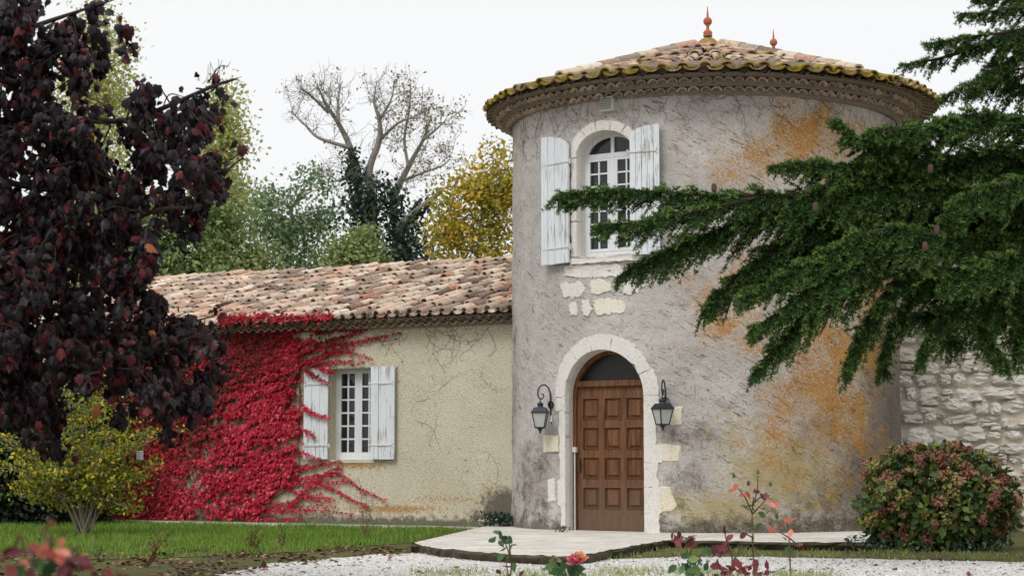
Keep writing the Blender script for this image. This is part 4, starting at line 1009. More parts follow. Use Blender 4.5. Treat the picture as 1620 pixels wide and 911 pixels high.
# stone basin and kerb at the foot of the wing
bp = onz(773, 838, .02)
t = thing('stone_basin', 'small mossy stone basin on a foot beside the tower', 'basin', (bp.x, bp.y, 0.0))
G().lathe([(.0, .10), (.10, .11), (.155, .15), (.165, .175), (.15, .18), (.12, .15), (0, .13)], 18).build('bowl', 'slab', t, smooth=True)
G().lathe([(.12, 0), (.11, .03), (.06, .05), (.055, .085), (.08, .11), (0, .115)], 14).build('foot', 'slabside', t, smooth=True)
a, b = WMW @ Vector((WL, -.05, 0)), WMW @ Vector((.1, -.05, 0))
g = G(); k_ = WMW
o = g.box(WL, -.2, -.34, -.03, 0, .05).build('kerb', 'slab', None, WMW); struct(o, 'narrow pale kerb along the foot of the wing', 'kerb')
# white plate on the wing wall
px_, pz_ = wpx(221, 720, -.3)
t = thing('wall_plaque', 'small white plaque on the creeper-covered wall behind the shrub', 'plaque', WMW @ Vector((px_, -.3, pz_)), -(math.pi / 2 - WANG))
G().box(-.07, .07, -.015, .015, -.08, .08, .008).build('plate', 'plastic', t)
G().box(-.012, .012, .01, .31, -.012, .012).build('peg', 'iron', t)

# ------------------------------------------------------------------ plant helpers
def bez(p, n=10):
    """smooth polyline through points (Catmull-Rom)"""
    p = [Vector(q) for q in p]
    if len(p) == 2: return [p[0].lerp(p[1], i / n) for i in range(n + 1)]
    q = [2 * p[0] - p[1]] + p + [2 * p[-1] - p[-2]]; out = []
    for i in range(1, len(q) - 2):
        for j in range(n):
            t = j / n; a, b, c, d = q[i - 1], q[i], q[i + 1], q[i + 2]
            out.append(.5 * ((2 * b) + (c - a) * t + (2 * a - 5 * b + 4 * c - d) * t * t + (3 * b - a - 3 * c + d) * t ** 3))
    out.append(p[-1]); return out
def limb(g, p, r0, r1, n=6, sub=6):
    q = bez(p, sub); m = len(q); g.tube(q, [r0 + (r1 - r0) * (i / (m - 1)) for i in range(m)], n); return q
def rv(s): return Vector(rng.normal(size=3) * s)
def crown_tree(name, label, cat, base, trunk, ells, nclump, nleaf, cr, leaf, ls, mat, bark, r0=.2, group=None, drop=0.0, hang=.3, squash=1.0, tone=None):
    """trunk = list of points from base up; ells = list of (centre, radii, weight)"""
    t = thing(name, label, cat, base, 0, group); B = Vector(base)
    g = G(); q = limb(g, trunk, r0, r0 * .25, 8)
    w = np.array([e[2] for e in ells], float); w /= w.sum(); cl = []
    for i in rng.choice(len(ells), nclump, p=w):
        c, r, _ = ells[i]; d = rand_dir(1)[0] * rng.uniform(.35, 1.0) ** .6; cl.append(np.array(c) + d * np.array(r))
    cl = np.array(cl); qa = np.array([v[:] for v in q])
    for c in cl[::max(1, len(cl) // 60)]:
        cand_ = qa[(qa[:, 2] < c[2] - .05)]; cand_ = cand_ if len(cand_) else qa[:2]
        s = Vector(cand_[np.argmin(((cand_ - c) ** 2).sum(1) * (1 + .3 * rng.random(len(cand_))))]); e = Vector(c); L = (e - s).length
        limb(g, [s, s.lerp(e, .5) + Vector((0, 0, .10 * L)) + rv(.04 * L), e], max(.012, r0 * .22 * min(1, L / 2)), .005, 5, 5)
    g.v = [tuple(Vector(v) - B) for v in g.v]; g.build('trunk', bark, t, smooth=True)
    N = nclump * nleaf; cc = np.repeat(cl, nleaf, 0); off = rng.normal(size=(N, 3)) * cr * np.array([1, 1, squash]); pos = cc + off - np.array(B)
    outw = unit(off + np.array([0, 0, .25 * cr])); tip = unit(rand_dir(N) + np.array([0, 0, -hang]) + .5 * outw); nrm = unit(outw + rand_dir(N) * .8)
    me = scatter('crown', leaf, pos, frames(tip, nrm), ls * rng.uniform(.7, 1.3, N), mat)
    o = link('crown', me, t); o['kind'] = 'stuff'; return t
def el(u, v, Y, ru, rv_, rd=None, w=None):
    c = at(u, v, Y); k = Y / F_PX; return (tuple(c), (ru * k, (rd if rd else ru * .8) * (1 if rd else k), rv_ * k), w if w else ru * rv_)
def gp(u, Y): return at(u, 700, Y).x, Y, 0.0

# ------------------------------------------------------------------ trees behind the house
Y = 62.0; b = gp(150, Y)
crown_tree('poplar_tree', 'tall pale yellow-green poplar behind the maroon maple', 'tree', b, [b, at(150, 600, Y), at(152, 300, Y), at(155, 40, Y)],
    [el(155, 60, Y, 45, 50), el(150, 130, Y, 55, 70), el(150, 230, Y, 60, 90), el(150, 380, Y, 60, 120)], 230, 60, .40, L_DIAMOND, .15, 'poplar', 'bark_grey', .3, 'poplars behind the house')
Y = 66.0; b = gp(345, Y)
crown_tree('poplar_tree', 'slimmer pale poplar standing right of the maroon maple', 'tree', b, [b, at(345, 600, Y), at(346, 400, Y), at(352, 170, Y)],
    [el(355, 180, Y, 22, 35), el(352, 240, Y, 36, 60), el(345, 320, Y, 42, 80)], 120, 60, .36, L_DIAMOND, .17, 'poplar', 'bark_grey', .28, 'poplars behind the house')
Y = 50.0; b = gp(300, Y)
crown_tree('mimosa_tree', 'dense feathery green tree above the left roof end', 'tree', b, [b, at(300, 600, Y), at(310, 450, Y), at(320, 330, Y)],
    [el(345, 330, Y, 45, 60), el(300, 380, Y, 70, 60), el(370, 400, Y, 50, 40), el(220, 370, Y, 60, 60), el(250, 430, Y, 80, 40), el(350, 440, Y, 80, 40), el(410, 420, Y, 20, 26), el(120, 400, Y, 80, 60)], 260, 62, .27, L_DIAMOND, .13, 'mimosa', 'bark_dark', .22, squash=.7)
Y = 54.0; b = gp(455, Y)
crown_tree('acacia_tree', 'airy grey-green acacia left of the bare tree', 'tree', b, [b, at(455, 600, Y), at(455, 460, Y), at(462, 330, Y)],
    [el(430, 310, Y, 28, 28), el(495, 290, Y, 26, 25), el(465, 345, Y, 65, 40), el(440, 395, Y, 50, 35), el(505, 370, Y, 32, 40), el(490, 420, Y, 50, 20), el(420, 345, Y, 25, 30)], 115, 46, .24, L_DIAMOND, .125, 'acacia', 'bark_grey', .16, squash=.7)
Y = 47.0; b = gp(556, Y)
crown_tree('mimosa_bush', 'small light green bush peeping over the roof by the ivied trunks', 'bush', b, [b, at(556, 560, Y), at(556, 470, Y), at(560, 400, Y)],
    [el(556, 392, Y, 32, 16), el(575, 378, Y, 12, 14), el(540, 402, Y, 22, 12), el(565, 420, Y, 50, 20)], 60, 60, .20, L_DIAMOND, .11, 'mimosa', 'bark_dark', .1, squash=.7)
Y = 48.0; b = gp(755, Y)
crown_tree('yellow_tree', 'autumn yellow tree behind the roof, left of the tower', 'tree', b, [b, at(755, 600, Y), at(756, 430, Y), at(770, 280, Y)],
    [el(790, 262, Y, 26, 36), el(765, 300, Y, 45, 40), el(720, 320, Y, 34, 45), el(740, 355, Y, 62, 40), el(800, 330, Y, 45, 50), el(710, 375, Y, 34, 30), el(780, 385, Y, 55, 30), el(740, 430, Y, 70, 30), el(830, 300, Y, 25, 40)], 170, 48, .2, L_DIAMOND, .12, 'ytree', 'bark_grey', .16)
# the bare tree with ivy
Y = 52.0; b = gp(620, Y)
t = thing('bare_tree', 'leafless spreading tree with ivied twin trunks behind the roof', 'tree', b); B = Vector(b)
limbs = [([(606, 800), (596, 560), (588, 400), (572, 320), (561, 272), (554, 234), (535, 195), (515, 165), (505, 140)], .22, .015),
         ([(588, 400), (590, 330), (584, 272), (600, 222), (600, 191), (592, 161), (596, 128)], .15, .012),
         ([(630, 800), (632, 560), (628, 380), (623, 318), (646, 265), (669, 222), (684, 180)], .2, .015),
         ([(628, 380), (640, 350), (685, 313), (700, 300)], .13, .04), ([(554, 234), (504, 218), (480, 195), (461, 178)], .06, .01), ([(600, 222), (630, 195), (655, 185), (690, 165)], .05, .01),
         ([(623, 318), (600, 290), (575, 285)], .06, .015), ([(640, 285), (665, 275), (700, 262), (712, 252)], .05, .01), ([(561, 272), (540, 285), (500, 290)], .045, .01), ([(600, 191), (618, 160), (625, 125)], .045, .01),
         ([(535, 195), (535, 160), (540, 130)], .06, .01), ([(646, 265), (640, 220), (648, 170), (650, 130)], .05, .01), ([(669, 222), (690, 205), (705, 190)], .05, .01), ([(520, 178), (490, 150), (475, 140)], .05, .01)]
g = G(); tips = []; twigpts = []
for pts, r0, r1 in limbs:
    dd = rng.uniform(-1.2, 1.2); q = limb(g, [at(u, v, Y + dd * (i / max(1, len(pts) - 1))) for i, (u, v) in enumerate(pts)], r0, r1, 7)
    m = len(q)
    for i in range(m):
        if q[i].z < at(600, 300, Y).z: continue
        for _ in range(1):
            if rng.random() < .2: continue
            d = (q[min(i + 1, m - 1)] - q[max(i - 1, 0)]).normalized() * .6 + Vector(rand_dir(1, .35)[0]); d.normalize()
            L = rng.uniform(.3, .85) * (1.2 - .4 * i / m); e = q[i] + d * L + Vector((0, 0, .15 * L)); md = q[i].lerp(e, .5) + rv(.1 * L)
            tq = limb(g, [q[i], md, e], .011, .004, 4, 4)
            for k in range(2, len(tq)):
                for _2 in range(1):
                    d2 = (d * .6 + Vector(rand_dir(1, .3)[0])).normalized(); L2 = rng.uniform(.2, .55); e2 = tq[k] + d2 * L2
                    limb(g, [tq[k], tq[k].lerp(e2, .5) + rv(.05), e2], .0065, .003, 3, 2); tips.append(e2); twigpts.append(tq[k].lerp(e2, rng.random()))
g.v = [tuple(Vector(v) - B) for v in g.v]; g.build('branches', 'bark_bare', t, smooth=True)
tp = np.array([v[:] for v in tips + twigpts]); u_, v_ = proj(tp); keep = rng.random(len(tp)) < np.where(u_ > 620, .5, .12)
tp = np.repeat(tp[keep], 2, 0) + rng.normal(size=(keep.sum() * 2, 3)) * .06 - np.array(B); n = len(tp)
o = link('dry_leaves', scatter('dry_leaves', L_DIAMOND, tp, frames(rand_dir(n, -.5), rand_dir(n)), .095 * rng.uniform(.6, 1.2, n), 'sparse'), t); o['kind'] = 'stuff'
ip = []
for pts, n, s in (([(585, 480), (585, 400), (575, 330), (563, 275)], 1300, .24), ([(580, 400), (572, 350), (572, 310)], 800, .32), ([(561, 278), (555, 240)], 260, .12), ([(630, 480), (630, 400), (622, 330), (605, 300)], 1300, .26), ([(628, 390), (650, 345), (680, 316)], 520, .13), ([(640, 420), (645, 390), (650, 400)], 600, .45), ([(655, 400), (665, 375)], 300, .3)):
    q = bez([at(u, v, Y - .1) for u, v in pts], 12); k = rng.integers(0, len(q), n); ip.append(np.array([q[i][:] for i in k]) + rng.normal(size=(n, 3)) * s)
ip = np.concatenate(ip) - np.array(B); n = len(ip)
o = link('ivy', scatter('ivy', L_DIAMOND, ip, frames(rand_dir(n, -1.0), rand_dir(n, .3)), .14 * rng.uniform(.7, 1.3, n), 'ivy'), t); o['kind'] = 'stuff'

# ------------------------------------------------------------------ dark hedge and yellow shrub at the left
Y = 31.9; b = gp(20, Y)
crown_tree('dark_bush', 'dark evergreen bush at the far left edge behind the yellow shrub', 'bush', b, [b, at(20, 800, Y), at(25, 740, Y), at(30, 690, Y)],
    [el(-40, 760, Y, 90, 70), el(40, 740, Y, 70, 60), el(60, 800, Y, 90, 40), el(130, 800, Y, 50, 35), el(0, 680, Y, 80, 50), el(-60, 640, Y, 80, 80), el(120, 730, Y, 50, 50), el(110, 650, Y, 60, 50), el(150, 700, Y, 40, 60)], 430, 60, .16, L_DIAMOND, .10, 'hedge', 'bark_dark', .08)
Y = 28.0; b = onz(135, 848); b = (b.x, b.y, 0); Y = b[1]
t = thing('yellow_shrub', 'multi-stemmed shrub with yellow-green autumn leaves on the lawn', 'shrub', b); B = Vector(b)
g = G(); ends = []
for (u, v, dy) in ((20, 740, -.3), (60, 690, .3), (110, 640, -.4), (150, 592, .1), (130, 605, -.2), (175, 620, .5), (205, 640, -.3), (235, 680, -.3), (215, 745, .4), (30, 775, .4), (0, 690, .2), (15, 740, -.4), (250, 690, .3), (85, 670, .2), (170, 690, -.6), (130, 720, .8), (250, 730, .1), (30, 700, .6), (195, 800, -.3), (140, 650, .7), (90, 740, -.6)):
    e = at(u, v, Y + dy); s = B + rv(.04); s.z = 0; m1 = s.lerp(e, .35) + Vector((0, 0, .25)) + rv(.05)
    q = limb(g, [s, m1, e], .022, .005, 5, 8)
    for k in range(7, len(q)):
        for _ in range(2):
            d = Vector(rand_dir(1, .15)[0] * np.array([1.2, 1.2, .6])) * rng.uniform(.15, .42); limb(g, [q[k], q[k] + d * .5 + rv(.02), q[k] + d], .007, .003, 3, 2); ends += [q[k] + d, q[k] + d * .75]
g.v = [tuple(Vector(v) - B) for v in g.v]; g.build('stems', 'bark_grey', t, smooth=True)
ends = [e for e in ends if rng.random() < .8]; ep = np.repeat(np.array([e[:] for e in ends]), 11, 0); n = len(ep); ep = ep + rng.normal(size=(n, 3)) * np.array([.085, .085, .04]) - np.array(B)
_pu, _pv = proj(ep + np.array(B)); ep = ep[((_pu - 221) / 10) ** 2 + ((_pv - 720) / 10) ** 2 > 1]; n = len(ep)
o = link('foliage', scatter('foliage', L_OVAL, ep, frames(rand_dir(n, -.2), rand_dir(n, .9)), .062 * rng.uniform(.6, 1.25, n), 'yshrub'), t); o['kind'] = 'stuff'

# ------------------------------------------------------------------ red creeper on the wing
t = thing('virginia_creeper', 'crimson creeper spreading over the left half of the wing wall', 'creeper', WMW @ Vector((wpx(330, 800)[0], -.02, 0)), -(math.pi / 2 - WANG))
OX = wpx(330, 800)[0]
def inpoly(x, y, P):
    ins = np.zeros(len(x), bool); j = len(P) - 1
    for i in range(len(P)):
        xi, yi = P[i]; xj, yj = P[j]; c = ((yi > y) != (yj > y)) & (x < (xj - xi) * (y - yi) / (yj - yi + 1e-9) + xi); ins ^= c; j = i
    return ins
CP1 = [(120, 530), (260, 512), (340, 505), (560, 509), (590, 513), (545, 545), (505, 568), (482, 585), (481, 660), (479, 722), (466, 740), (438, 765), (405, 788), (368, 800), (345, 814), (335, 834), (120, 834)]
N = 24000
cu, cv_ = rng.uniform(115, 620, N), rng.uniform(500, 836, N); ok = inpoly(cu, cv_, CP1)
edge = 382 - np.clip((cv_ - 700) * .55, 0, 70) + 34 * np.sin(cv_ * .021 + 2.2) + 12 * np.sin(cv_ * .13) + np.clip((560 - cv_) * 2.4, 0, 150)      # beyond this the cover breaks into strands
gapn = np.sin(cu * .045 + 1.3) * np.sin(cv_ * .06 + .4) + .6 * np.sin(cu * .11 + cv_ * .05)
ok &= (rng.random(N) < np.clip((edge - cu) / 55, .12, 1)) & ~((gapn > .8) & (cu > 300) & (rng.random(N) < .6))
cu, cv_ = cu[ok], cv_[ok]
su, sv_ = [], []
for k in range(110):
    u, v = rng.uniform(300, 420), 545 + 280 * rng.random() ** 1.25; a = R_(rng.uniform(5, 38)) if v < 740 else R_(rng.uniform(-12, 16)); lim = 481 if v > 575 else 560
    for q in range(int(rng.integers(25, 70))):
        u += 2.4 * math.cos(a); v -= 2.4 * math.sin(a); a += rng.normal() * .07 - .004
        if u > lim + rng.uniform(-20, 4) or v < 512 or v > 828 or (v > 740 and u > 480 - (v - 740) * 1.1 + rng.uniform(-10, 22)): break
        for _ in range(3 if v < 740 else 2): su.append(u + rng.normal() * 2.2); sv_.append(v + rng.normal() * 2.0)
cu = np.concatenate([cu, su]); cv_ = np.concatenate([cv_, sv_])
tend = [[(500, 525), (540, 520), (575, 522)], [(510, 560), (545, 548), (600, 530)], [(495, 575), (530, 572), (575, 572)], [(430, 800), (470, 790), (510, 780)], [(380, 815), (430, 822), (480, 818)], [(470, 755), (510, 762), (550, 760)], [(470, 560), (530, 545), (580, 538), (632, 526)], [(490, 570), (540, 556), (590, 566)], [(480, 575), (520, 560), (560, 552)], [(500, 545), (550, 530), (600, 515)], [(485, 585), (500, 595), (522, 606)], [(482, 645), (500, 654), (520, 660)],
        [(440, 765), (500, 752), (540, 750), (575, 775), (610, 790)], [(430, 770), (470, 765), (520, 770), (560, 790), (585, 800)], [(400, 800), (450, 808), (500, 806), (560, 812)], [(460, 800), (490, 770), (520, 745), (540, 738)], [(450, 770), (490, 785), (530, 788)], [(360, 815), (420, 810), (470, 800), (530, 800)], [(470, 740), (500, 735), (540, 728)],
        [(455, 690), (480, 680), (500, 690)], [(440, 720), (475, 715), (510, 728)]]
g = G(); tu, tv = [], []
for pl_ in tend:
    q = bez([Vector((u, v, 0)) for u, v in pl_], 10); m = len(q); W_ = []
    for i, p in enumerate(q):
        x, z = wpx(p.x, p.y, -.015); yy = -.012
        if 480 < p.x < 524 and 580 < p.y < 726: x, z = wpx(p.x, p.y, -.115); yy = -.108
        W_.append((x - OX, yy, z)); k = int(5 * (1.4 - i / m)); k *= 1 if yy > -.05 else 1
        tu += list(p.x + rng.normal(size=k) * 2.2); tv += list(p.y + rng.normal(size=k) * 2.0)
    g.tube(W_, [.009 * (1 - .6 * i / m) for i in range(m)], 4)
for k in range(46):                                           # woody stems under the leaves
    u0 = rng.uniform(240, 420); pts = [(u0, 833)]; a = rng.uniform(-.3, .7)
    while 510 < pts[-1][1] and len(pts) < 9: pts.append((pts[-1][0] + (a * 34 + rng.normal() * 10), pts[-1][1] - rng.uniform(28, 44)))
    pts = [(min(u, 475), v) for u, v in pts]
    W_ = [(wpx(u, v, -.01)[0] - OX, -.01, wpx(u, v, -.01)[1]) for u, v in pts]; g.tube(bez(W_, 4), .006, 4)
g.build('stems', 'vine_stem', t)
ntd = len(tu); cu = np.concatenate([cu, tu]); cv_ = np.concatenate([cv_, tv]); n = len(cu)
lay = rng.uniform(.015, .11, n); lay[-ntd:] = rng.uniform(.015, .05, ntd)
onsh = (cu > 480) & (cu < 524) & (cv_ > 580) & (cv_ < 726); lay[onsh] = .125
P3 = np.array([(wpx(u, v, -l)[0] - OX, -l, wpx(u, v, -l)[1]) for u, v, l in zip(cu, cv_, lay)])
tip = unit(np.stack([rng.normal(size=n) * .5 + .15, -.45 + rng.normal(size=n) * .2, -1 + rng.normal(size=n) * .35], -1)); nrm = unit(np.stack([rng.normal(size=n) * .35, -np.ones(n), .55 + rng.normal(size=n) * .3], -1))
tone = np.clip(-.12 + (cv_ - 520) / 150 + (cu - 400) / 260 + .3 * np.sin(cu * .05 + cv_ * .03) + .2 * np.sin(cu * .021 - cv_ * .04) + .16 * np.sin(.16 * cu + .35 * cv_ + 3 * np.sin(cu * .02)) + rng.normal(size=n) * .12, 0, 1); tone[cu < 320] *= np.clip((cv_[cu < 320] - 600) / 140, .25, 1)  # darker upper leaves: own brown plus some eave shade put into the tone
top = cv_ < 520; tone[top] = np.clip(.6 + rng.normal(size=top.sum()) * .3, 0, 1)
sz = rng.uniform(.05, .09, n); sz[-ntd:] = rng.uniform(.035, .06, ntd)
o = link('leaves', scatter('leaves', L_CREEP, P3, frames(tip, nrm), sz, 'creeper', ('tone', tone)), t); o['kind'] = 'stuff'
# a little of it climbs on to the tiles
hu = 350 + 180 * rng.random(420) ** 1.6; hv = rng.normal(size=420) * 4 + 503 - (hu - 350) * .02
P3 = np.array([(wpx(u, v, -.42)[0] - OX, -.42 - rng.uniform(0, .05), wpx(u, v, -.42)[1]) for u, v in zip(hu, hv)]); n = 420
o = link('eave_leaves', scatter('eave_leaves', L_CREEP, P3, frames(unit(np.stack([rng.normal(size=n) * .5, -.6 + rng.normal(size=n) * .3, -1 + rng.normal(size=n) * .4], -1)), unit(np.stack([rng.normal(size=n) * .4, -np.ones(n), 1.0 + rng.normal(size=n) * .3], -1))), rng.uniform(.05, .085, n), 'creeper', ('tone', rng.uniform(.2, 1, n))), t); o['kind'] = 'stuff'

# ------------------------------------------------------------------ maroon maple, near left
YM = 15.0; b = gp(-330, YM)
t = thing('maroon_maple', 'dark purple-leaved maple reaching in from the left', 'tree', b); B = Vector(b)
ELM = [(40, 50, 120, 80), (10, 160, 90, 80), (120, 110, 50, 45), (40, 250, 120, 80), (165, 215, 55, 40), (265, 190, 60, 75), (225, 120, 25, 35), (325, 165, 28, 30), (290, 260, 60, 70), (300, 330, 35, 30), (230, 300, 70, 70), (130, 310, 100, 70), (60, 390, 120, 90), (180, 400, 70, 60), (215, 445, 36, 55), (170, 500, 110, 60), (40, 500, 110, 80),
       (290, 545, 66, 50), (300, 610, 56, 60), (50, 590, 90, 70), (85, 660, 34, 60), (20, 640, 40, 50), (235, 570, 50, 55), (165, 575, 26, 50), (170, 10, 36, 30), (-80, 100, 120, 160), (30, 330, 80, 60), (20, 430, 70, 60), (60, 540, 90, 60), (20, 250, 60, 60), (250, 520, 70, 40), (110, 430, 80, 50), (-80, 350, 120, 200), (-60, 550, 80, 120), (320, 500, 40, 20), (265, 660, 36, 30), (185, 620, 22, 46)]
g = G(); lp = []; ltip = []
trunk = limb(g, [B, at(-330, 600, YM), at(-310, 350, YM), at(-290, 50, YM), at(-280, -200, YM)], .2, .08, 10)
spine = [[(-310, 520), (-120, 420), (40, 380), (200, 350), (330, 300)], [(-320, 380), (-100, 250), (60, 190), (200, 190), (330, 140), (375, 125)], [(-315, 620), (-100, 560), (60, 540), (200, 530), (340, 500)], [(-300, 200), (-80, 90), (60, 40), (180, 0)], [(-315, 560), (-60, 560), (60, 590), (110, 650)], [(60, 540), (180, 560), (270, 590), (330, 640)], [(40, 380), (150, 440), (230, 450)], [(200, 190), (260, 250), (320, 290), (385, 250)], [(200, 350), (260, 330), (330, 330)], [(200, 530), (270, 530), (345, 540)], [(180, 560), (250, 610), (290, 670)], [(-100, 420), (20, 470), (120, 490)], [(60, 190), (150, 270), (230, 300)], [(-100, 250), (20, 290), (130, 310)], [(40, 380), (100, 360), (190, 400)], [(-80, 90), (20, 130), (110, 120)], [(-60, 560), (20, 620), (85, 690)], [(60, 590), (150, 590), (190, 640)]]
sp = []
for k, pl_ in enumerate(spine):
    dy = [(-.3, .0, .2, .1, -.1, .0)[i % 6] + rng.normal() * .25 for i in range(len(pl_))]; dy[0] = 0 if pl_[0][0] < 0 else dy[0]
    sp.append(limb(g, [at(u, v, YM + d) for (u, v), d in zip(pl_, dy)], .05 if pl_[0][0] < 0 else .025, 0.006, 6, 8))
spa = np.array([q[:] for s in sp for q in s])
for (cu_, cv0, ru, rv0) in ELM:
    for _ in range(max(3, int(ru * rv0 / 330))):
        a = rng.uniform(0, 2 * math.pi); r = math.sqrt(rng.random()); c = at(cu_ + ru * r * math.cos(a), cv0 + rv0 * r * math.sin(a), YM + rng.normal() * .55)
        i = rng.choice(np.argsort(((spa - np.array(c)) ** 2).sum(1))[:14]); s = Vector(spa[i])
        if (c - s).length > .42: s = c + (s - c) * (.42 / (c - s).length) + rv(.05)
        if (c - s).length > .05: limb(g, [s, s.lerp(c, .5) + Vector((0, 0, .05)) + rv(.03), c], .009, .003, 4, 4)
        for _2 in range(int(rng.integers(16, 28))):
            w_ = rng.random() ** .7; p = s.lerp(c, .3 + .7 * w_) + rv(.04) - Vector((0, 0, abs(rng.normal()) * .05)); lp.append(p); 
for (u0, v0, u1, v1) in ((300, 160, 382, 122), (330, 180, 372, 150), (320, 265, 392, 236), (330, 130, 362, 105), (300, 290, 345, 262), (310, 140, 345, 118), (330, 495, 365, 478)):
    a, c = at(u0, v0, YM + .1), at(u1, v1, YM + rng.normal() * .2); limb(g, [a, a.lerp(c, .5) + rv(.03), c], .008, .003, 4, 5)
    for k in range(6): p = a.lerp(c, .3 + .7 * k / 6); limb(g, [p, p + rv(.05) + Vector((.02, 0, .06))], .003, .002, 3, 2); lp += [p + rv(.04)] if rng.random() < .55 else []
g.v = [tuple(Vector(v) - B) for v in g.v]; g.build('trunk', 'bark_dark', t, smooth=True)
lp = np.array([p[:] for p in lp]); n = len(lp); print('maple leaves', n)
tip = unit(np.stack([rng.normal(size=n) * .45 + .1, rng.normal(size=n) * .45 - .15, -1 + rng.normal(size=n) * .45], -1)); nrm = unit(np.stack([rng.normal(size=n) * .5, -1 + rng.normal(size=n) * .6, .45 + rng.normal(size=n) * .4], -1))
fr_ = frames(tip, nrm); fr_[:, :, 0] *= rng.uniform(.55, .95, n)[:, None]; fr_[:, :, 2] *= rng.uniform(.5, 1.6, n)[:, None]; ms = .05 + .075 * rng.beta(1.3, 2.2, n); u_, v_ = proj(lp)
inv = (u_ > 0) & (u_ < 400) & (v_ > 0); depth = lp[:, 1] + np.where(inv, 0, 100) - ms * 4
order = np.argsort(depth); near = order[:300]; far = order[300:]
crown = link('crown', scatter('crown', L_MAPLE, lp[far] - np.array(B), fr_[far], ms[far], 'maple'), t); crown['kind'] = 'stuff'
lm = fast_mesh('leaf', np.array(L_MAPLE[0]), np.array(L_MAPLE[1]), 'maple')
for i in near:
    f = fr_[i]; link('leaf', lm, crown, basis(lp[i] - np.array(B), f[:, 0], f[:, 1], f[:, 2], (ms[i],) * 3))

# ------------------------------------------------------------------ cedar, near right
YC = 19.0; b = gp(1830, YC + .6)
t = thing('cedar_tree', 'dark green cedar with drooping boughs in front of the tower', 'tree', b); B = Vector(b)
g = G(); limb(g, [B, at(1830, 600, YC + .6), at(1825, 200, YC + .6), at(1820, -300, YC + .6)], .34, .2, 12)
BOUGH = [  # points (u, v, dY), width m, weight
    ([(1800, 345, .5), (1600, 305, .0), (1450, 300, -.3), (1300, 308, -.5), (1150, 310, -.6), (1000, 302, -.7), (880, 309, -.7)], .42, 1.1),
    ([(1300, 312, -.4), (1180, 350, -.5), (1080, 385, -.6), (985, 432, -.6)], .34, 1.1), ([(1200, 312, -.6), (1100, 335, -.9), (1020, 350, -.9), (950, 356, -.9)], .26, .9),
    ([(1330, 320, -.2), (1230, 390, -.4), (1160, 440, -.4), (1115, 490, -.5)], .36, 1.1), ([(1420, 330, .2), (1330, 370, .0), (1260, 400, -.1), (1200, 430, -.2)], .4, 1.0),
    ([(1800, 420, .5), (1600, 385, -.3), (1470, 372, -.7), (1390, 366, -.9), (1300, 405, -1.0), (1230, 440, -1.0), (1180, 470, -1.0)], .42, 1.4),
    ([(1420, 400, -.5), (1330, 450, -.7), (1270, 500, -.8), (1225, 550, -.8), (1198, 585, -.8)], .34, 1.1), ([(1400, 380, -.7), (1320, 430, -1.0), (1250, 480, -1.0), (1195, 520, -1.0)], .34, 1.1),
    ([(1450, 400, -.3), (1400, 470, -.5), (1360, 530, -.5), (1338, 595, -.5)], .3, 1.0), ([(1480, 400, 0), (1430, 480, -.1), (1405, 540, -.1), (1395, 590, 0)], .26, .9),
    ([(1800, 470, .5), (1640, 440, 0), (1540, 470, -.3), (1480, 520, -.4), (1455, 572, -.4)], .34, 1.1), ([(1640, 440, 0), (1570, 490, -.3), (1560, 530, -.4), (1590, 575, -.4)], .3, 1.0), ([(1700, 450, .2), (1640, 490, -.2), (1615, 530, -.3), (1612, 560, -.3)], .32, 1.0), ([(1560, 430, .2), (1510, 480, .2), (1500, 520, .2), (1520, 545, .2)], .3, 1.0),
    ([(1800, 215, .5), (1640, 190, .0), (1540, 185, -.3), (1460, 200, -.5), (1400, 225, -.5), (1340, 285, -.5)], .36, 1.2), ([(1480, 235, -.3), (1400, 240, -.5), (1350, 215, -.6), (1325, 192, -.6)], .24, 1.2), ([(1450, 255, -.3), (1340, 262, -.5), (1280, 258, -.6), (1228, 262, -.6)], .24, 1.1), ([(1520, 195, -.2), (1450, 205, -.7), (1400, 205, -.8), (1370, 212, -.8)], .22, 1.0), ([(1450, 240, 0), (1380, 285, -.3), (1300, 300, -.4), (1250, 310, -.4)], .32, 1.2),
    ([(1800, 290, .6), (1620, 255, .2), (1500, 250, .1), (1400, 280, .0), (1320, 310, .0)], .5, 1.5), ([(1800, 380, .8), (1620, 345, .5), (1480, 335, .3), (1380, 345, .2), (1300, 360, .1)], .5, 1.5), ([(1800, 300, .0), (1650, 290, -.6), (1560, 300, -.8), (1500, 330, -.9)], .42, 1.3), ([(1800, 420, .7), (1620, 420, .5), (1500, 430, .3), (1420, 450, .2)], .5, 1.4), ([(1800, 230, 1), (1640, 235, .8), (1520, 260, .7)], .5, 1.3), ([(1700, 370, 0), (1620, 400, -.6), (1560, 420, -.8), (1500, 440, -.9)], .4, 1.3), ([(1700, 470, .6), (1600, 480, .4), (1500, 490, .3), (1440, 500, .2)], .4, 1.0),
    ([(1800, 30, .5), (1650, 45, .0), (1560, 70, -.2), (1490, 92, -.3), (1432, 102, -.3)], 0.24, 0.62), ([(1700, 60, .2), (1600, 95, -.2), (1540, 130, -.3), (1492, 156, -.3)], 0.22, 0.62), ([(1700, 0, .2), (1620, 10, 0), (1560, 20, 0), (1518, 22, 0)], 0.19, 0.62), ([(1680, 30, 0), (1600, 50, -.3), (1540, 58, -.4), (1470, 70, -.4)], 0.20, 0.62), ([(1720, 100, .3), (1640, 105, .2), (1580, 120, .1), (1535, 148, .1)], 0.26, 0.62), ([(1720, -20, .4), (1650, -10, .3), (1580, 0, .2), (1545, -10, .2)], 0.26, 0.62), ([(1720, 150, .5), (1650, 140, .3), (1600, 130, .2), (1570, 100, .1)], 0.26, 0.68), ([(1720, 70, .6), (1660, 75, .5), (1600, 70, .4)], 0.31, 0.74)]
tuft = []; tdir = []; tton = []; X_ = np.array([0, 0, 1.0])
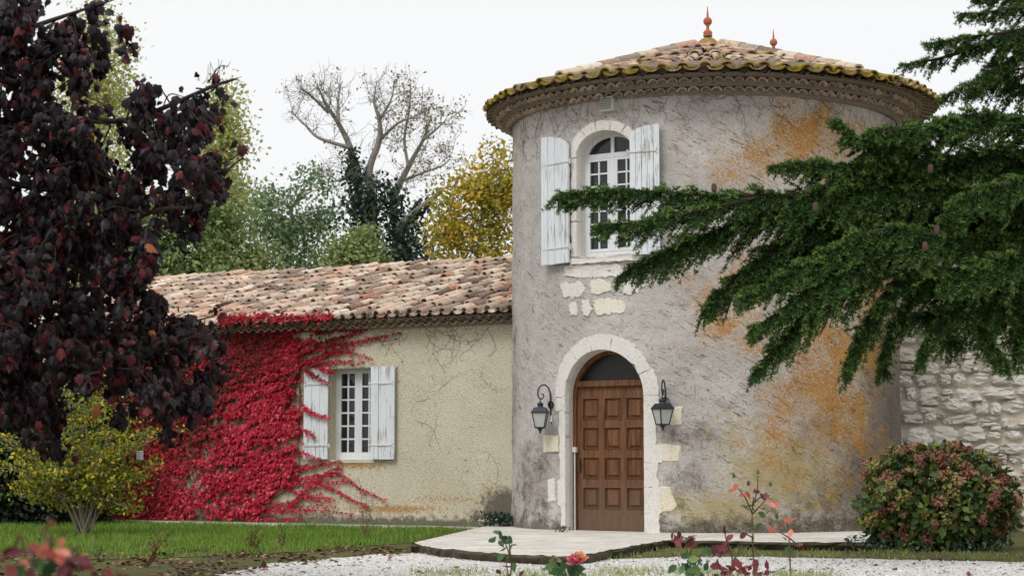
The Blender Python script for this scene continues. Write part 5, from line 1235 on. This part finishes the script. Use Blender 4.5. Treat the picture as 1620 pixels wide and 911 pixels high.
for pts, W_, wt in BOUGH:
    q = limb(g, [at(u, v, YC + d) for u, v, d in pts], .045 if pts[0][0] >= 1800 else .022, .006, 5, 8)
    qa = np.array([v[:] for v in q]); seg = np.linalg.norm(np.diff(qa, axis=0), axis=1); cum = np.concatenate([[0], np.cumsum(seg)]); L = cum[-1]
    nb = int(L / .0135 * wt)
    for _ in range(nb):
        s = rng.random() ** .85 * L; i = min(len(seg) - 1, np.searchsorted(cum, s) - 1); i = max(i, 0); f = (s - cum[i]) / max(seg[i], 1e-6); p = qa[i] * (1 - f) + qa[i + 1] * f; tg = (qa[i + 1] - qa[i]) / max(seg[i], 1e-6)
        rem = (L - s) / L; ln = W_ * (.35 + .85 * min(1, rem * 2.2)) * rng.uniform(.5, 1.25)
        side = np.cross(tg, X_); side /= np.linalg.norm(side) + 1e-9; sg = rng.choice([-1, 1])
        top_ = rng.random() < .28; ln *= .55 if top_ else 1.0; dr = .2 if top_ else .5
        d = tg * (.8 if top_ else 1.15) + side * sg * rng.uniform(.1 if top_ else .3, 1.0) + X_ * (rng.uniform(.1, .75) if top_ else rng.uniform(-.8, .1)); d /= np.linalg.norm(d)
        k = max(3, int(ln / .03)); tt = (np.arange(k) + rng.random(k)) / k
        bp_ = p + d * (ln * tt)[:, None] - X_ * (ln * dr * tt ** 2)[:, None]
        g.tube([Vector(p), Vector(bp_[k // 2]), Vector(bp_[-1])], [.007, .005, .003], 3, False)
        sd = np.cross(d, X_); sd /= np.linalg.norm(sd) + 1e-9
        tl = rng.uniform(.05, .15, k) * (1.1 - .6 * tt); td = d * .7 + sd * rng.choice([-1, 1], k)[:, None] * rng.uniform(.3, 1, k)[:, None] + X_ * (rng.normal(size=k) * .2 - .18)[:, None]; td = unit(td)
        for m_ in range(6):
            ss = (m_ + rng.random(k)) / 6; keep = ss * 6 * .02 < tl + .03
            tuft.append((bp_ + td * (tl * ss)[:, None] - X_ * (tl * ss * ss * .25)[:, None])[keep]); tdir.append(td[keep]); tton.append(((.34 if top_ else -.08) + .62 * tt ** 1.5 + .3 * ss + rng.normal() * .15)[keep])  # tips paler with new growth; light on tops and shade below also coloured in
g.v = [tuple(Vector(v) - B) for v in g.v]; g.build('trunk', 'bark_cedar', t, smooth=True)
tuft = np.concatenate(tuft); tdir = np.concatenate(tdir); tton = np.concatenate(tton); print('tufts', len(tuft))
KN = 5; n = len(tuft) * KN; tp = np.repeat(tuft, KN, 0) + rng.normal(size=(n, 3)) * .004 - np.array(B); nd = unit(np.repeat(tdir, KN, 0) * .55 + rand_dir(n, .45))
L_NEED = ([(-.13, 0, 0), (.13, 0, 0), (0, 1, 0)], [(0, 1, 2)])
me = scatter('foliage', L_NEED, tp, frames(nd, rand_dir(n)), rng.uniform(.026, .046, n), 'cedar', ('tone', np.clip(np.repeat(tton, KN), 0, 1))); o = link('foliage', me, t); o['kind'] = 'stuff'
cm = G().lathe([(0, 0)] + [(.026 * math.sin(a) ** .6 * (1 + .12 * (i % 2)), .09 * (1 - math.cos(a)) / 2) for i, a in enumerate(np.linspace(.25, math.pi - .3, 12))] + [(0, .09)], 9).mesh('cone', 'cone')
for (u, v, d) in ((1472, 275, -1.0), (1290, 335, -1.15), (1482, 371, -1.35), (1464, 397, -1.4), (1130, 304, -1.0)):
    p = at(u, v, YC + d) - B; link('cone', cm, t, Matrix.Translation(p) @ Matrix.Rotation(rng.normal() * .12, 4, 'X'))

# ------------------------------------------------------------------ hydrangea
bh = onz(1485, 872); b = (bh.x, bh.y + .55, 0); YH = b[1]
t = thing('hydrangea_bush', 'rounded hydrangea bush with faded pink flower heads by the tower', 'bush', b); B = Vector(b)
kH = YH / F_PX; HC = np.array(at(1485, 795, YH)); HR = np.array([130 * kH, .75, 95 * kH])
hl = lambda d: (1 + .10 * np.sin(5 * d[..., 0] + 2) * np.sin(6 * d[..., 2] + 3 * d[..., 1]) + .05 * np.sin(11 * d[..., 0] + 7 * d[..., 2]))[..., None] * np.ones(3)
g = G(); hp = []
for k in range(170):
    d = rand_dir(1, .1)[0]; d[1] = -abs(d[1]) * 1.1 if rng.random() < .8 else abs(d[1]); d = d / np.linalg.norm(d)
    p = HC + d * HR * rng.uniform(.84, 1.0) * hl(d)
    if p[2] < .15: continue
    hp.append((p, d)); limb(g, [B + rv(.08) * 1 + Vector((0, 0, .0)), Vector(HC + d * HR * .5) - Vector((0, 0, .1)), Vector(p)], .012, .005, 4, 4)
g.v = [(v[0] - B.x, v[1] - B.y, max(0, v[2])) for v in g.v]; g.build('stems', 'twig', t)
# flower head: dome of florets
fl = [np.zeros(3)]; ff = []
for k in range(46):
    d = rand_dir(1, .7)[0]; c = d * np.array([.085, .085, .06]) * rng.uniform(.8, 1.05); f = frames(rand_dir(1), d[None])[0]; s = rng.uniform(.014, .022); nb = len(fl)
    for (x, y) in ((-1, 0), (0, -1), (1, 0), (0, 1)): fl.append(c + (f[:, 0] * x + f[:, 1] * y) * s + d * .004 * (x != 0))
    ff.append((nb, nb + 1, nb + 2, nb + 3)); ff.append((0, nb, nb + 1))
hm = G().add(fl, ff).mesh('flower_head', 'hyd_head'); nh = 0
for p, d in hp:
    if rng.random() < .12: continue
    s = rng.uniform(.6, 1.15); z = Vector(unit(d + np.array([0, -.2, .6]))); link('flower_head', hm, t, Matrix.Translation(Vector(p) - B) @ z.to_track_quat('Z', 'Y').to_matrix().to_4x4() @ Matrix.Rotation(rng.random() * 6, 4, 'Z') @ Matrix.Diagonal((s, s, s, 1))); nh += 1
N = 5200; d = rand_dir(N); r = rng.uniform(.55, 1.0, N) ** .5; p = HC + d * HR * r[:, None] * hl(d) * .96; ok = p[:, 2] > .03; p, d = p[ok], d[ok]; n = len(p)
o = link('foliage', scatter('foliage', L_OVAL, p - np.array(B), frames(unit(d * .6 + rand_dir(n) + np.array([0, 0, -.3])), unit(d + rand_dir(n) * .5 + np.array([0, 0, .4]))), rng.uniform(.06, .13, n), 'hyd_leaf'), t); o['kind'] = 'stuff'
# creeping ivy at its foot
n = 900; up = rng.uniform(1340, 1600, n); vp = rng.uniform(855, 876, n); P3 = np.array([onz(u, v)[:] for u, v in zip(up, vp)]); P3[:, 2] += rng.uniform(.01, .14, n)
o = link('ivy_ground_cover', scatter('ivy_ground_cover', L_OVAL, P3, frames(rand_dir(n, -.1), rand_dir(n, 1.4)), rng.uniform(.04, .08, n), 'ivy')); ntag(o, 'low dark ivy along the foot of the hydrangea', 'ivy', kind='stuff')

# ------------------------------------------------------------------ roses in front
rl = fast_mesh('leaf', np.array(L_OVAL[0]), np.array(L_OVAL[1]), 'rose_leaf'); rp = fast_mesh('leaf', np.array(L_OVAL[0]), np.array(L_OVAL[1]), 'rose_purple'); rc = fast_mesh('leaf', np.array(L_OVAL[0]), np.array(L_OVAL[1]), 'rose_coral')
bud = G().lathe([(0, 0), (.012, .004), (.016, .02), (.012, .035), (.004, .05), (0, .052)], 8)
def bloom(mat):
    V = []; Fc = []
    for k in range(16):
        a = k * 2.4; r = .012 + .0024 * k; f = .35 + .05 * k
        c, s = math.cos(a), math.sin(a); w = .026
        for (x, y, z) in ((0, 0, 0), (.6 * w, r, .02), (.8 * w, r * 1.5, .045), (0, r * (1.5 + .02 * k), .055), (-.8 * w, r * 1.5, .045), (-.6 * w, r, .02)): V.append((x * c - y * s, x * s + y * c, z * (1.2 - .03 * k)))
        b_ = k * 6; Fc += [(b_, b_ + 1, b_ + 2, b_ + 3), (b_, b_ + 3, b_ + 4, b_ + 5)]
    return G().add(V, Fc).mesh('flower', mat)
bl_p, bl_g = bloom('petal_pink'), bloom('petal_gold')
def rose(label, base, stems, leaves, flowers=(), buds=(), group='rose bushes along the front'):
    """stems: list of pixel polylines at depth; leaves: (u,v,size m,mesh); all at depth of base"""
    t = thing('rose_bush', label, 'rose', base, 0, group); B = Vector(base); Yb = B.y; g = G()
    for st_ in stems:
        pts = [at(u, v, Yb + rng.normal() * .05) for u, v in st_]; pts[0] = B + rv(.02); pts[0].z = 0 if st_[0][1] > 895 else pts[0].z
        if st_[0][1] <= 895: pts[0] = at(*st_[0], Yb)
        limb(g, [p - B for p in pts], .008, .004, 5, 5)
    for (u, v, s, m_) in leaves:
        p = at(u, v, Yb + rng.normal() * .06) - B; f = frames(rand_dir(1, -.1) * np.array([1, .5, 1]), rand_dir(1, .8) + np.array([[0, -.8, 0]]))[0]
        link('leaf', m_, t, basis(p - Vector(f[:, 1]) * s * .7, f[:, 0], f[:, 1], f[:, 2], (s * (1.4 if m_ is rl else 1.12),) * 3))
    for (u, v, s, m_) in flowers: link('flower', m_, t, Matrix.Translation(at(u, v, Yb - .05) - B) @ Matrix.Rotation(R_(35), 4, 'X') @ Matrix.Rotation(R_(rng.uniform(-30, 30)), 4, 'Y') @ Matrix.Scale(s, 4))
    for (u, v, m_) in buds: link('bud', bud.mesh('bud', m_), t, Matrix.Translation(at(u, v, Yb) - B))
    g.build('stems', 'rose_stem', t, smooth=True); return t
def cloud(u, v, ru, rv_, n, s, m_): return [(u + rng.normal() * ru, v + rng.normal() * rv_, s * rng.uniform(.7, 1.3), m_) for _ in range(n)]
def gb(u, v): p = onz(u, v); return (p.x, p.y, 0)
rose('tall rose stem with coral young leaves and buds before the tower', gb(1192, 912), [[(1192, 912), (1191, 860), (1190, 810), (1192, 785)], [(1190, 812), (1178, 785), (1163, 768)], [(1191, 800), (1198, 775), (1199, 752)], [(1192, 795), (1206, 785), (1222, 790)], [(1191, 812), (1207, 795), (1218, 782)], [(1191, 850), (1180, 845), (1170, 850)]],
     [(1186, 800, .075, rl), (1192, 805, .08, rl), (1180, 803, .07, rl), (1205, 813, .07, rl), (1212, 812, .07, rp), (1190, 848, .1, rl), (1200, 833, .07, rl), (1178, 845, .09, rp), (1220, 797, .075, rc), (1228, 800, .07, rc), (1215, 792, .07, rc), (1163, 772, .075, rc), (1158, 776, .06, rc), (1182, 780, .075, rc), (1176, 782, .06, rc), (1205, 783, .075, rp), (1212, 782, .07, rp), (1197, 768, .06, rc), (1190, 868, .1, rp), (1196, 778, .06, rp)], (), [(1161, 756, 'rose_leaf'), (1199, 750, 'rose_leaf'), (1184, 768, 'rose_purple'), (1219, 769, 'rose_leaf'), (1194, 780, 'rose_purple')])
rose('slender rose stem topped with coral leaves, right of the tall rose', gb(1247, 912), [[(1247, 912), (1249, 870), (1248, 845), (1245, 825)], [(1248, 850), (1235, 842), (1225, 838)], [(1248, 850), (1258, 858), (1266, 866)]],
     [(1228, 840, .08, rc), (1218, 838, .06, rc), (1232, 832, .06, rc), (1243, 822, .07, rc), (1250, 845, .08, rc), (1258, 820, .08, rc), (1262, 862, .08, rp), (1249, 870, .07, rl), (1240, 850, .06, rc)], (), [(1229, 820, 'rose_leaf')])
rose('low rose with dark red leaves left of the tall rose', gb(1160, 915), [[(1160, 915), (1158, 880), (1148, 850), (1147, 835)], [(1158, 890), (1170, 870), (1168, 862)], [(1160, 900), (1185, 895), (1200, 890)]],
     cloud(1150, 868, 12, 7, 8, .08, rp) + cloud(1165, 900, 22, 8, 22, .085, rp) + cloud(1195, 900, 14, 7, 9, .08, rp) + [(1147, 842, .05, rp)], (), [(1146, 838, 'rose_purple')])
rose('young rose with purple shoots above green leaves by the slab edge', gb(1095, 916), [[(1095, 916), (1090, 885), (1084, 855)], [(1095, 900), (1108, 880), (1110, 875)], [(1090, 880), (1100, 850)]],
     cloud(1086, 852, 12, 7, 13, .07, rp) + cloud(1098, 888, 14, 8, 14, .075, rl) + cloud(1095, 905, 18, 4, 8, .07, rl))
rose('green rose shoot standing in the gravel before the slab', gb(809, 918), [[(809, 918), (809, 890), (800, 860), (792, 848)], [(809, 890), (806, 860), (808, 850)], [(809, 900), (800, 885)]],
     [(791, 846, .07, rl), (786, 842, .06, rl), (797, 850, .075, rl), (779, 853, .075, rl), (801, 857, .08, rl), (807, 852, .075, rl), (793, 860, .06, rl), (793, 880, .075, rl), (810, 880, .08, rl), (803, 895, .09, rl), (813, 897, .085, rl), (806, 868, .08, rl), (796, 868, .06, rl), (812, 862, .06, rl), (790, 905, .07, rp), (826, 905, .06, rp)])
rose('leafy rose with one open pink and gold bloom', gb(900, 920), [[(900, 920), (905, 900), (913, 890)], [(900, 915), (888, 895), (882, 885)]],
     cloud(888, 898, 12, 8, 26, .08, rl) + [(918, 899, .08, rl), (914, 905, .08, rl), (880, 885, .06, rp), (924, 910, .06, rl)], [(911, 890, 1.25, bl_p), (917, 884, .95, bl_g)])
# near, out of focus
bn = (at(75, 880, 5.5).x, 5.5, 0)
rose('blurred rose foliage with pink and orange leaves close to the lens', bn, [[(75, 905), (80, 880), (85, 862)], [(75, 905), (40, 880), (20, 868)], [(75, 905), (110, 890), (130, 905)], [(80, 880), (70, 840), (85, 822)]],
     [(30, 872, .045, rp), (15, 869, .04, rp), (48, 868, .04, rp), (85, 878, .05, rc), (95, 872, .05, rc), (75, 874, .045, rc), (105, 890, .06, rp), (118, 898, .05, rp), (60, 885, .04, rp), (50, 905, .05, rp), (75, 900, .05, rl), (95, 905, .05, rp), (20, 908, .05, rp), (150, 908, .04, rp), (170, 905, .05, rp), (190, 912, .04, rp), (83, 826, .03, bl_g and rc), (95, 860, .04, rc), (65, 895, .05, rl), (110, 908, .05, rp), (10, 880, .05, rp), (35, 890, .05, rc), (128, 885, .045, rp), (140, 896, .05, rp), (60, 870, .05, rc), (70, 866, .05, rc), (95, 885, .05, rc), (30, 902, .05, rl)])
G_stem = G(); Bn = Vector(bn); limb(G_stem, [Vector((0, 0, 0)), Vector((.01, 0, .4)), at(75, 905, 5.5) - Bn], .008, .006, 5); G_stem.build('stem', 'rose_stem', bpy.data.objects['rose_bush.006'])
# bare little shrubs in the lawn
def twigs(label, u, v, tops, nf, mat='twig', leafy=None, group='bare twiggy plants in the lawn'):
    b = gb(u, v); t = thing('twiggy_plant', label, 'plant', b, 0, group); B = Vector(b); g = G(); e = []
    for (a, c) in tops:
        p = at(a, c, B.y + rng.normal() * .1) - B; q = limb(g, [rv(.015) * 1 * Vector((1, 1, 0)) if False else Vector((rng.normal() * .015, rng.normal() * .015, 0)), p * .5 + rv(.02), p], .007, .003, 4, 5)
        for k in range(2, len(q)):
            for _ in range(nf): d = Vector(rand_dir(1, .5)[0]) * rng.uniform(.04, .14); limb(g, [q[k], q[k] + d], .003, .0015, 3, 2); e.append(q[k] + d)
    g.build('stems', mat, t)
    if leafy:
        lm_ = fast_mesh('leaf', np.array(L_OVAL[0]), np.array(L_OVAL[1]), leafy)
        for p in e[::3]: f = frames(rand_dir(1, -.2), rand_dir(1, .6))[0]; link('leaf', lm_, t, basis(p, f[:, 0], f[:, 1], f[:, 2], (.035,) * 3))
    return t
twigs('leafless twig plant leaning right on the left of the lawn', 232, 897, [(272, 842), (255, 850), (245, 862)], 2, 'vine_stem', 'rose_purple')
twigs('small upright twig plant in the middle of the lawn', 402, 872, [(398, 838), (408, 836), (390, 850), (412, 850)], 3, 'vine_stem')
twigs('short dark twig plant beside the upright one', 448, 868, [(446, 838), (452, 845)], 2, 'vine_stem')
twigs('taller bare sapling with pale stems before the wing window', 574, 855, [(569, 762), (590, 795), (580, 800), (598, 812)], 3, 'twig', 'weed')
# weeds at the foot of the tower
for (label, u, v, su, sv, n, s, mat) in (('green weeds growing where the wing meets the tower', 790, 812, 14, 14, 420, .05, 'ivy'), ('tuft of green weed at the left foot of the door', 889, 833, 6, 4, 60, .04, 'rose_leaf')):
    Yw = 28.2 if u < 800 else 26.0; P3 = np.array([at(u + rng.normal() * su, v + abs(rng.normal()) * sv * 1.0, Yw - rng.random() * .2)[:] for _ in range(n)]); P3[:, 2] = np.maximum(P3[:, 2], .03)
    o = link('weeds', scatter('weeds', L_OVAL, P3, frames(rand_dir(n, .3), rand_dir(n, .8)), s * rng.uniform(.6, 1.4, n), mat)); ntag(o, label, 'weeds', kind='stuff')

# ------------------------------------------------------------------ grass, weeds, fallen leaves
def grass(name, P, dens, h, mat, label):
    x0, x1 = min(p[0] for p in P), max(p[0] for p in P); y0, y1 = min(p[1] for p in P), max(p[1] for p in P); N = int((x1 - x0) * (y1 - y0) * dens)
    x, y = rng.uniform(x0, x1, N), rng.uniform(y0, y1, N); ok = inpoly(x, y, P) & (np.abs(x / y) < .33); x, y = x[ok], y[ok]
    patch = np.sin(x * 2.1 + 1) * np.sin(y * 1.7) + .7 * np.sin(x * 5.3 + y * 3.1); dist = np.clip((y - 20.4) / 3.2, .22, 1); ok = rng.random(len(x)) < np.clip(.62 + .35 * patch, .12, 1) * dist; x, y = x[ok], y[ok]; n = len(x)
    print(name, n); pos = np.stack([x, y, np.full(n, .004)], -1); tip = unit(rand_dir(n) * .55 + np.array([0, 0, 1]))
    o = link(name, scatter(name, L_BLADE, pos, frames(tip, rand_dir(n) + np.array([0, -1, 0])), h * rng.uniform(.5, 1.4, n), mat)); return ntag(o, label, 'grass', kind='stuff')
grass('grass', [(p[0], p[1]) for p in lawn_poly], 1100, .075, 'grass', 'short green grass of the lawn')
mp = [g2(560, 872), g2(700, 878), g2(880, 888), g2(1000, 876), g2(1060, 868), g2(1400, 872), g2(1640, 878), g2(1640, 888), g2(1300, 884), g2(1060, 880), g2(950, 888), g2(760, 884)]
def carpet(name, P, N, h, mat, label, flat=False):
    x0, x1 = min(p[0] for p in P), max(p[0] for p in P); y0, y1 = min(p[1] for p in P), max(p[1] for p in P); x, y = rng.uniform(x0, x1, N), rng.uniform(y0, y1, N); ok = inpoly(x, y, P); x, y = x[ok], y[ok]
    ok = rng.random(len(x)) < np.clip(.55 + .5 * np.sin(x * 3.1 + .4) * np.sin(y * 2.3) + .3 * np.sin(x * 7.7), .08, 1); x, y = x[ok], y[ok]; n = len(x)
    pos = np.stack([x, y, np.full(n, .012)], -1)
    fr2 = frames(rand_dir(n) * np.array([1, 1, .25]), np.array([0, 0, 1]) + rand_dir(n) * .45) if flat else frames(unit(rand_dir(n) * .6 + np.array([0, 0, 1])), rand_dir(n))
    o = link(name, scatter(name, L_OVAL if flat else L_BLADE, pos, fr2, h * rng.uniform(.5, 1.4, n), mat)); return ntag(o, label, name.split('_')[-1], kind='stuff')
carpet('mossy_weeds', mp, 9000, .05, 'weed', 'mossy weeds along the foot of the terrace slab')
carpet('pale_weeds', [g2(640, 906), g2(900, 902), g2(1130, 903), g2(1330, 908), g2(1330, 940), g2(640, 940)], 9000, .06, 'weed', 'pale grass weeds along the bottom edge of the gravel')
carpet('fallen_leaves', [g2(-60, 862), g2(330, 862), g2(560, 862), g2(660, 868), g2(640, 880), g2(420, 900), g2(330, 930), g2(-60, 930)], 5600, .065, 'litter', 'fallen brown leaves between lawn and gravel', True)
carpet('scattered_leaves', [g2(330, 880), g2(700, 878), g2(1620, 880), g2(1640, 930), g2(300, 930)], 700, .06, 'litter', 'scattered dead leaves lying on the white gravel', True)

L_PEB = ([(-.5, 0, 0), (0, -.4, 0), (.5, 0, 0), (0, .45, 0), (.05, 0, .34)], [(0, 1, 4), (1, 2, 4), (2, 3, 4), (3, 0, 4)])
MATS['pebble'] = m_leaf('pebble_stone', [(0, (120, 114, 106)), (0.35, (184, 180, 172)), (1, (238, 236, 232))], 0.9, 0.15, 0)
P = [(p[0], p[1]) for p in path_poly]; N = 40000; y = 1 / rng.uniform(1 / 25.0, 1 / 17.0, N); x = rng.uniform(-.3, .3, N) * y; ok = inpoly(x, y, P); x, y = x[ok], y[ok]; n = len(x)
a = rng.uniform(0, 6.28, n); tipd = np.stack([np.cos(a), np.sin(a), rng.normal(size=n) * .12], -1)
o = link('pebbles', scatter('pebbles', L_PEB, np.stack([x, y, np.full(n, .004)], -1), frames(tipd, np.tile([0, 0, 1.0], (n, 1))), rng.gamma(2, .006, n) + .008, 'pebble')); ntag(o, 'loose pale pebbles strewn over the gravel path', 'gravel', kind='stuff')
carpet('lawn_leaves', [g2(-100, 838), g2(640, 842), g2(600, 862), g2(-100, 866)], 900, .055, 'litter', 'single fallen leaves lying on the green lawn', True)
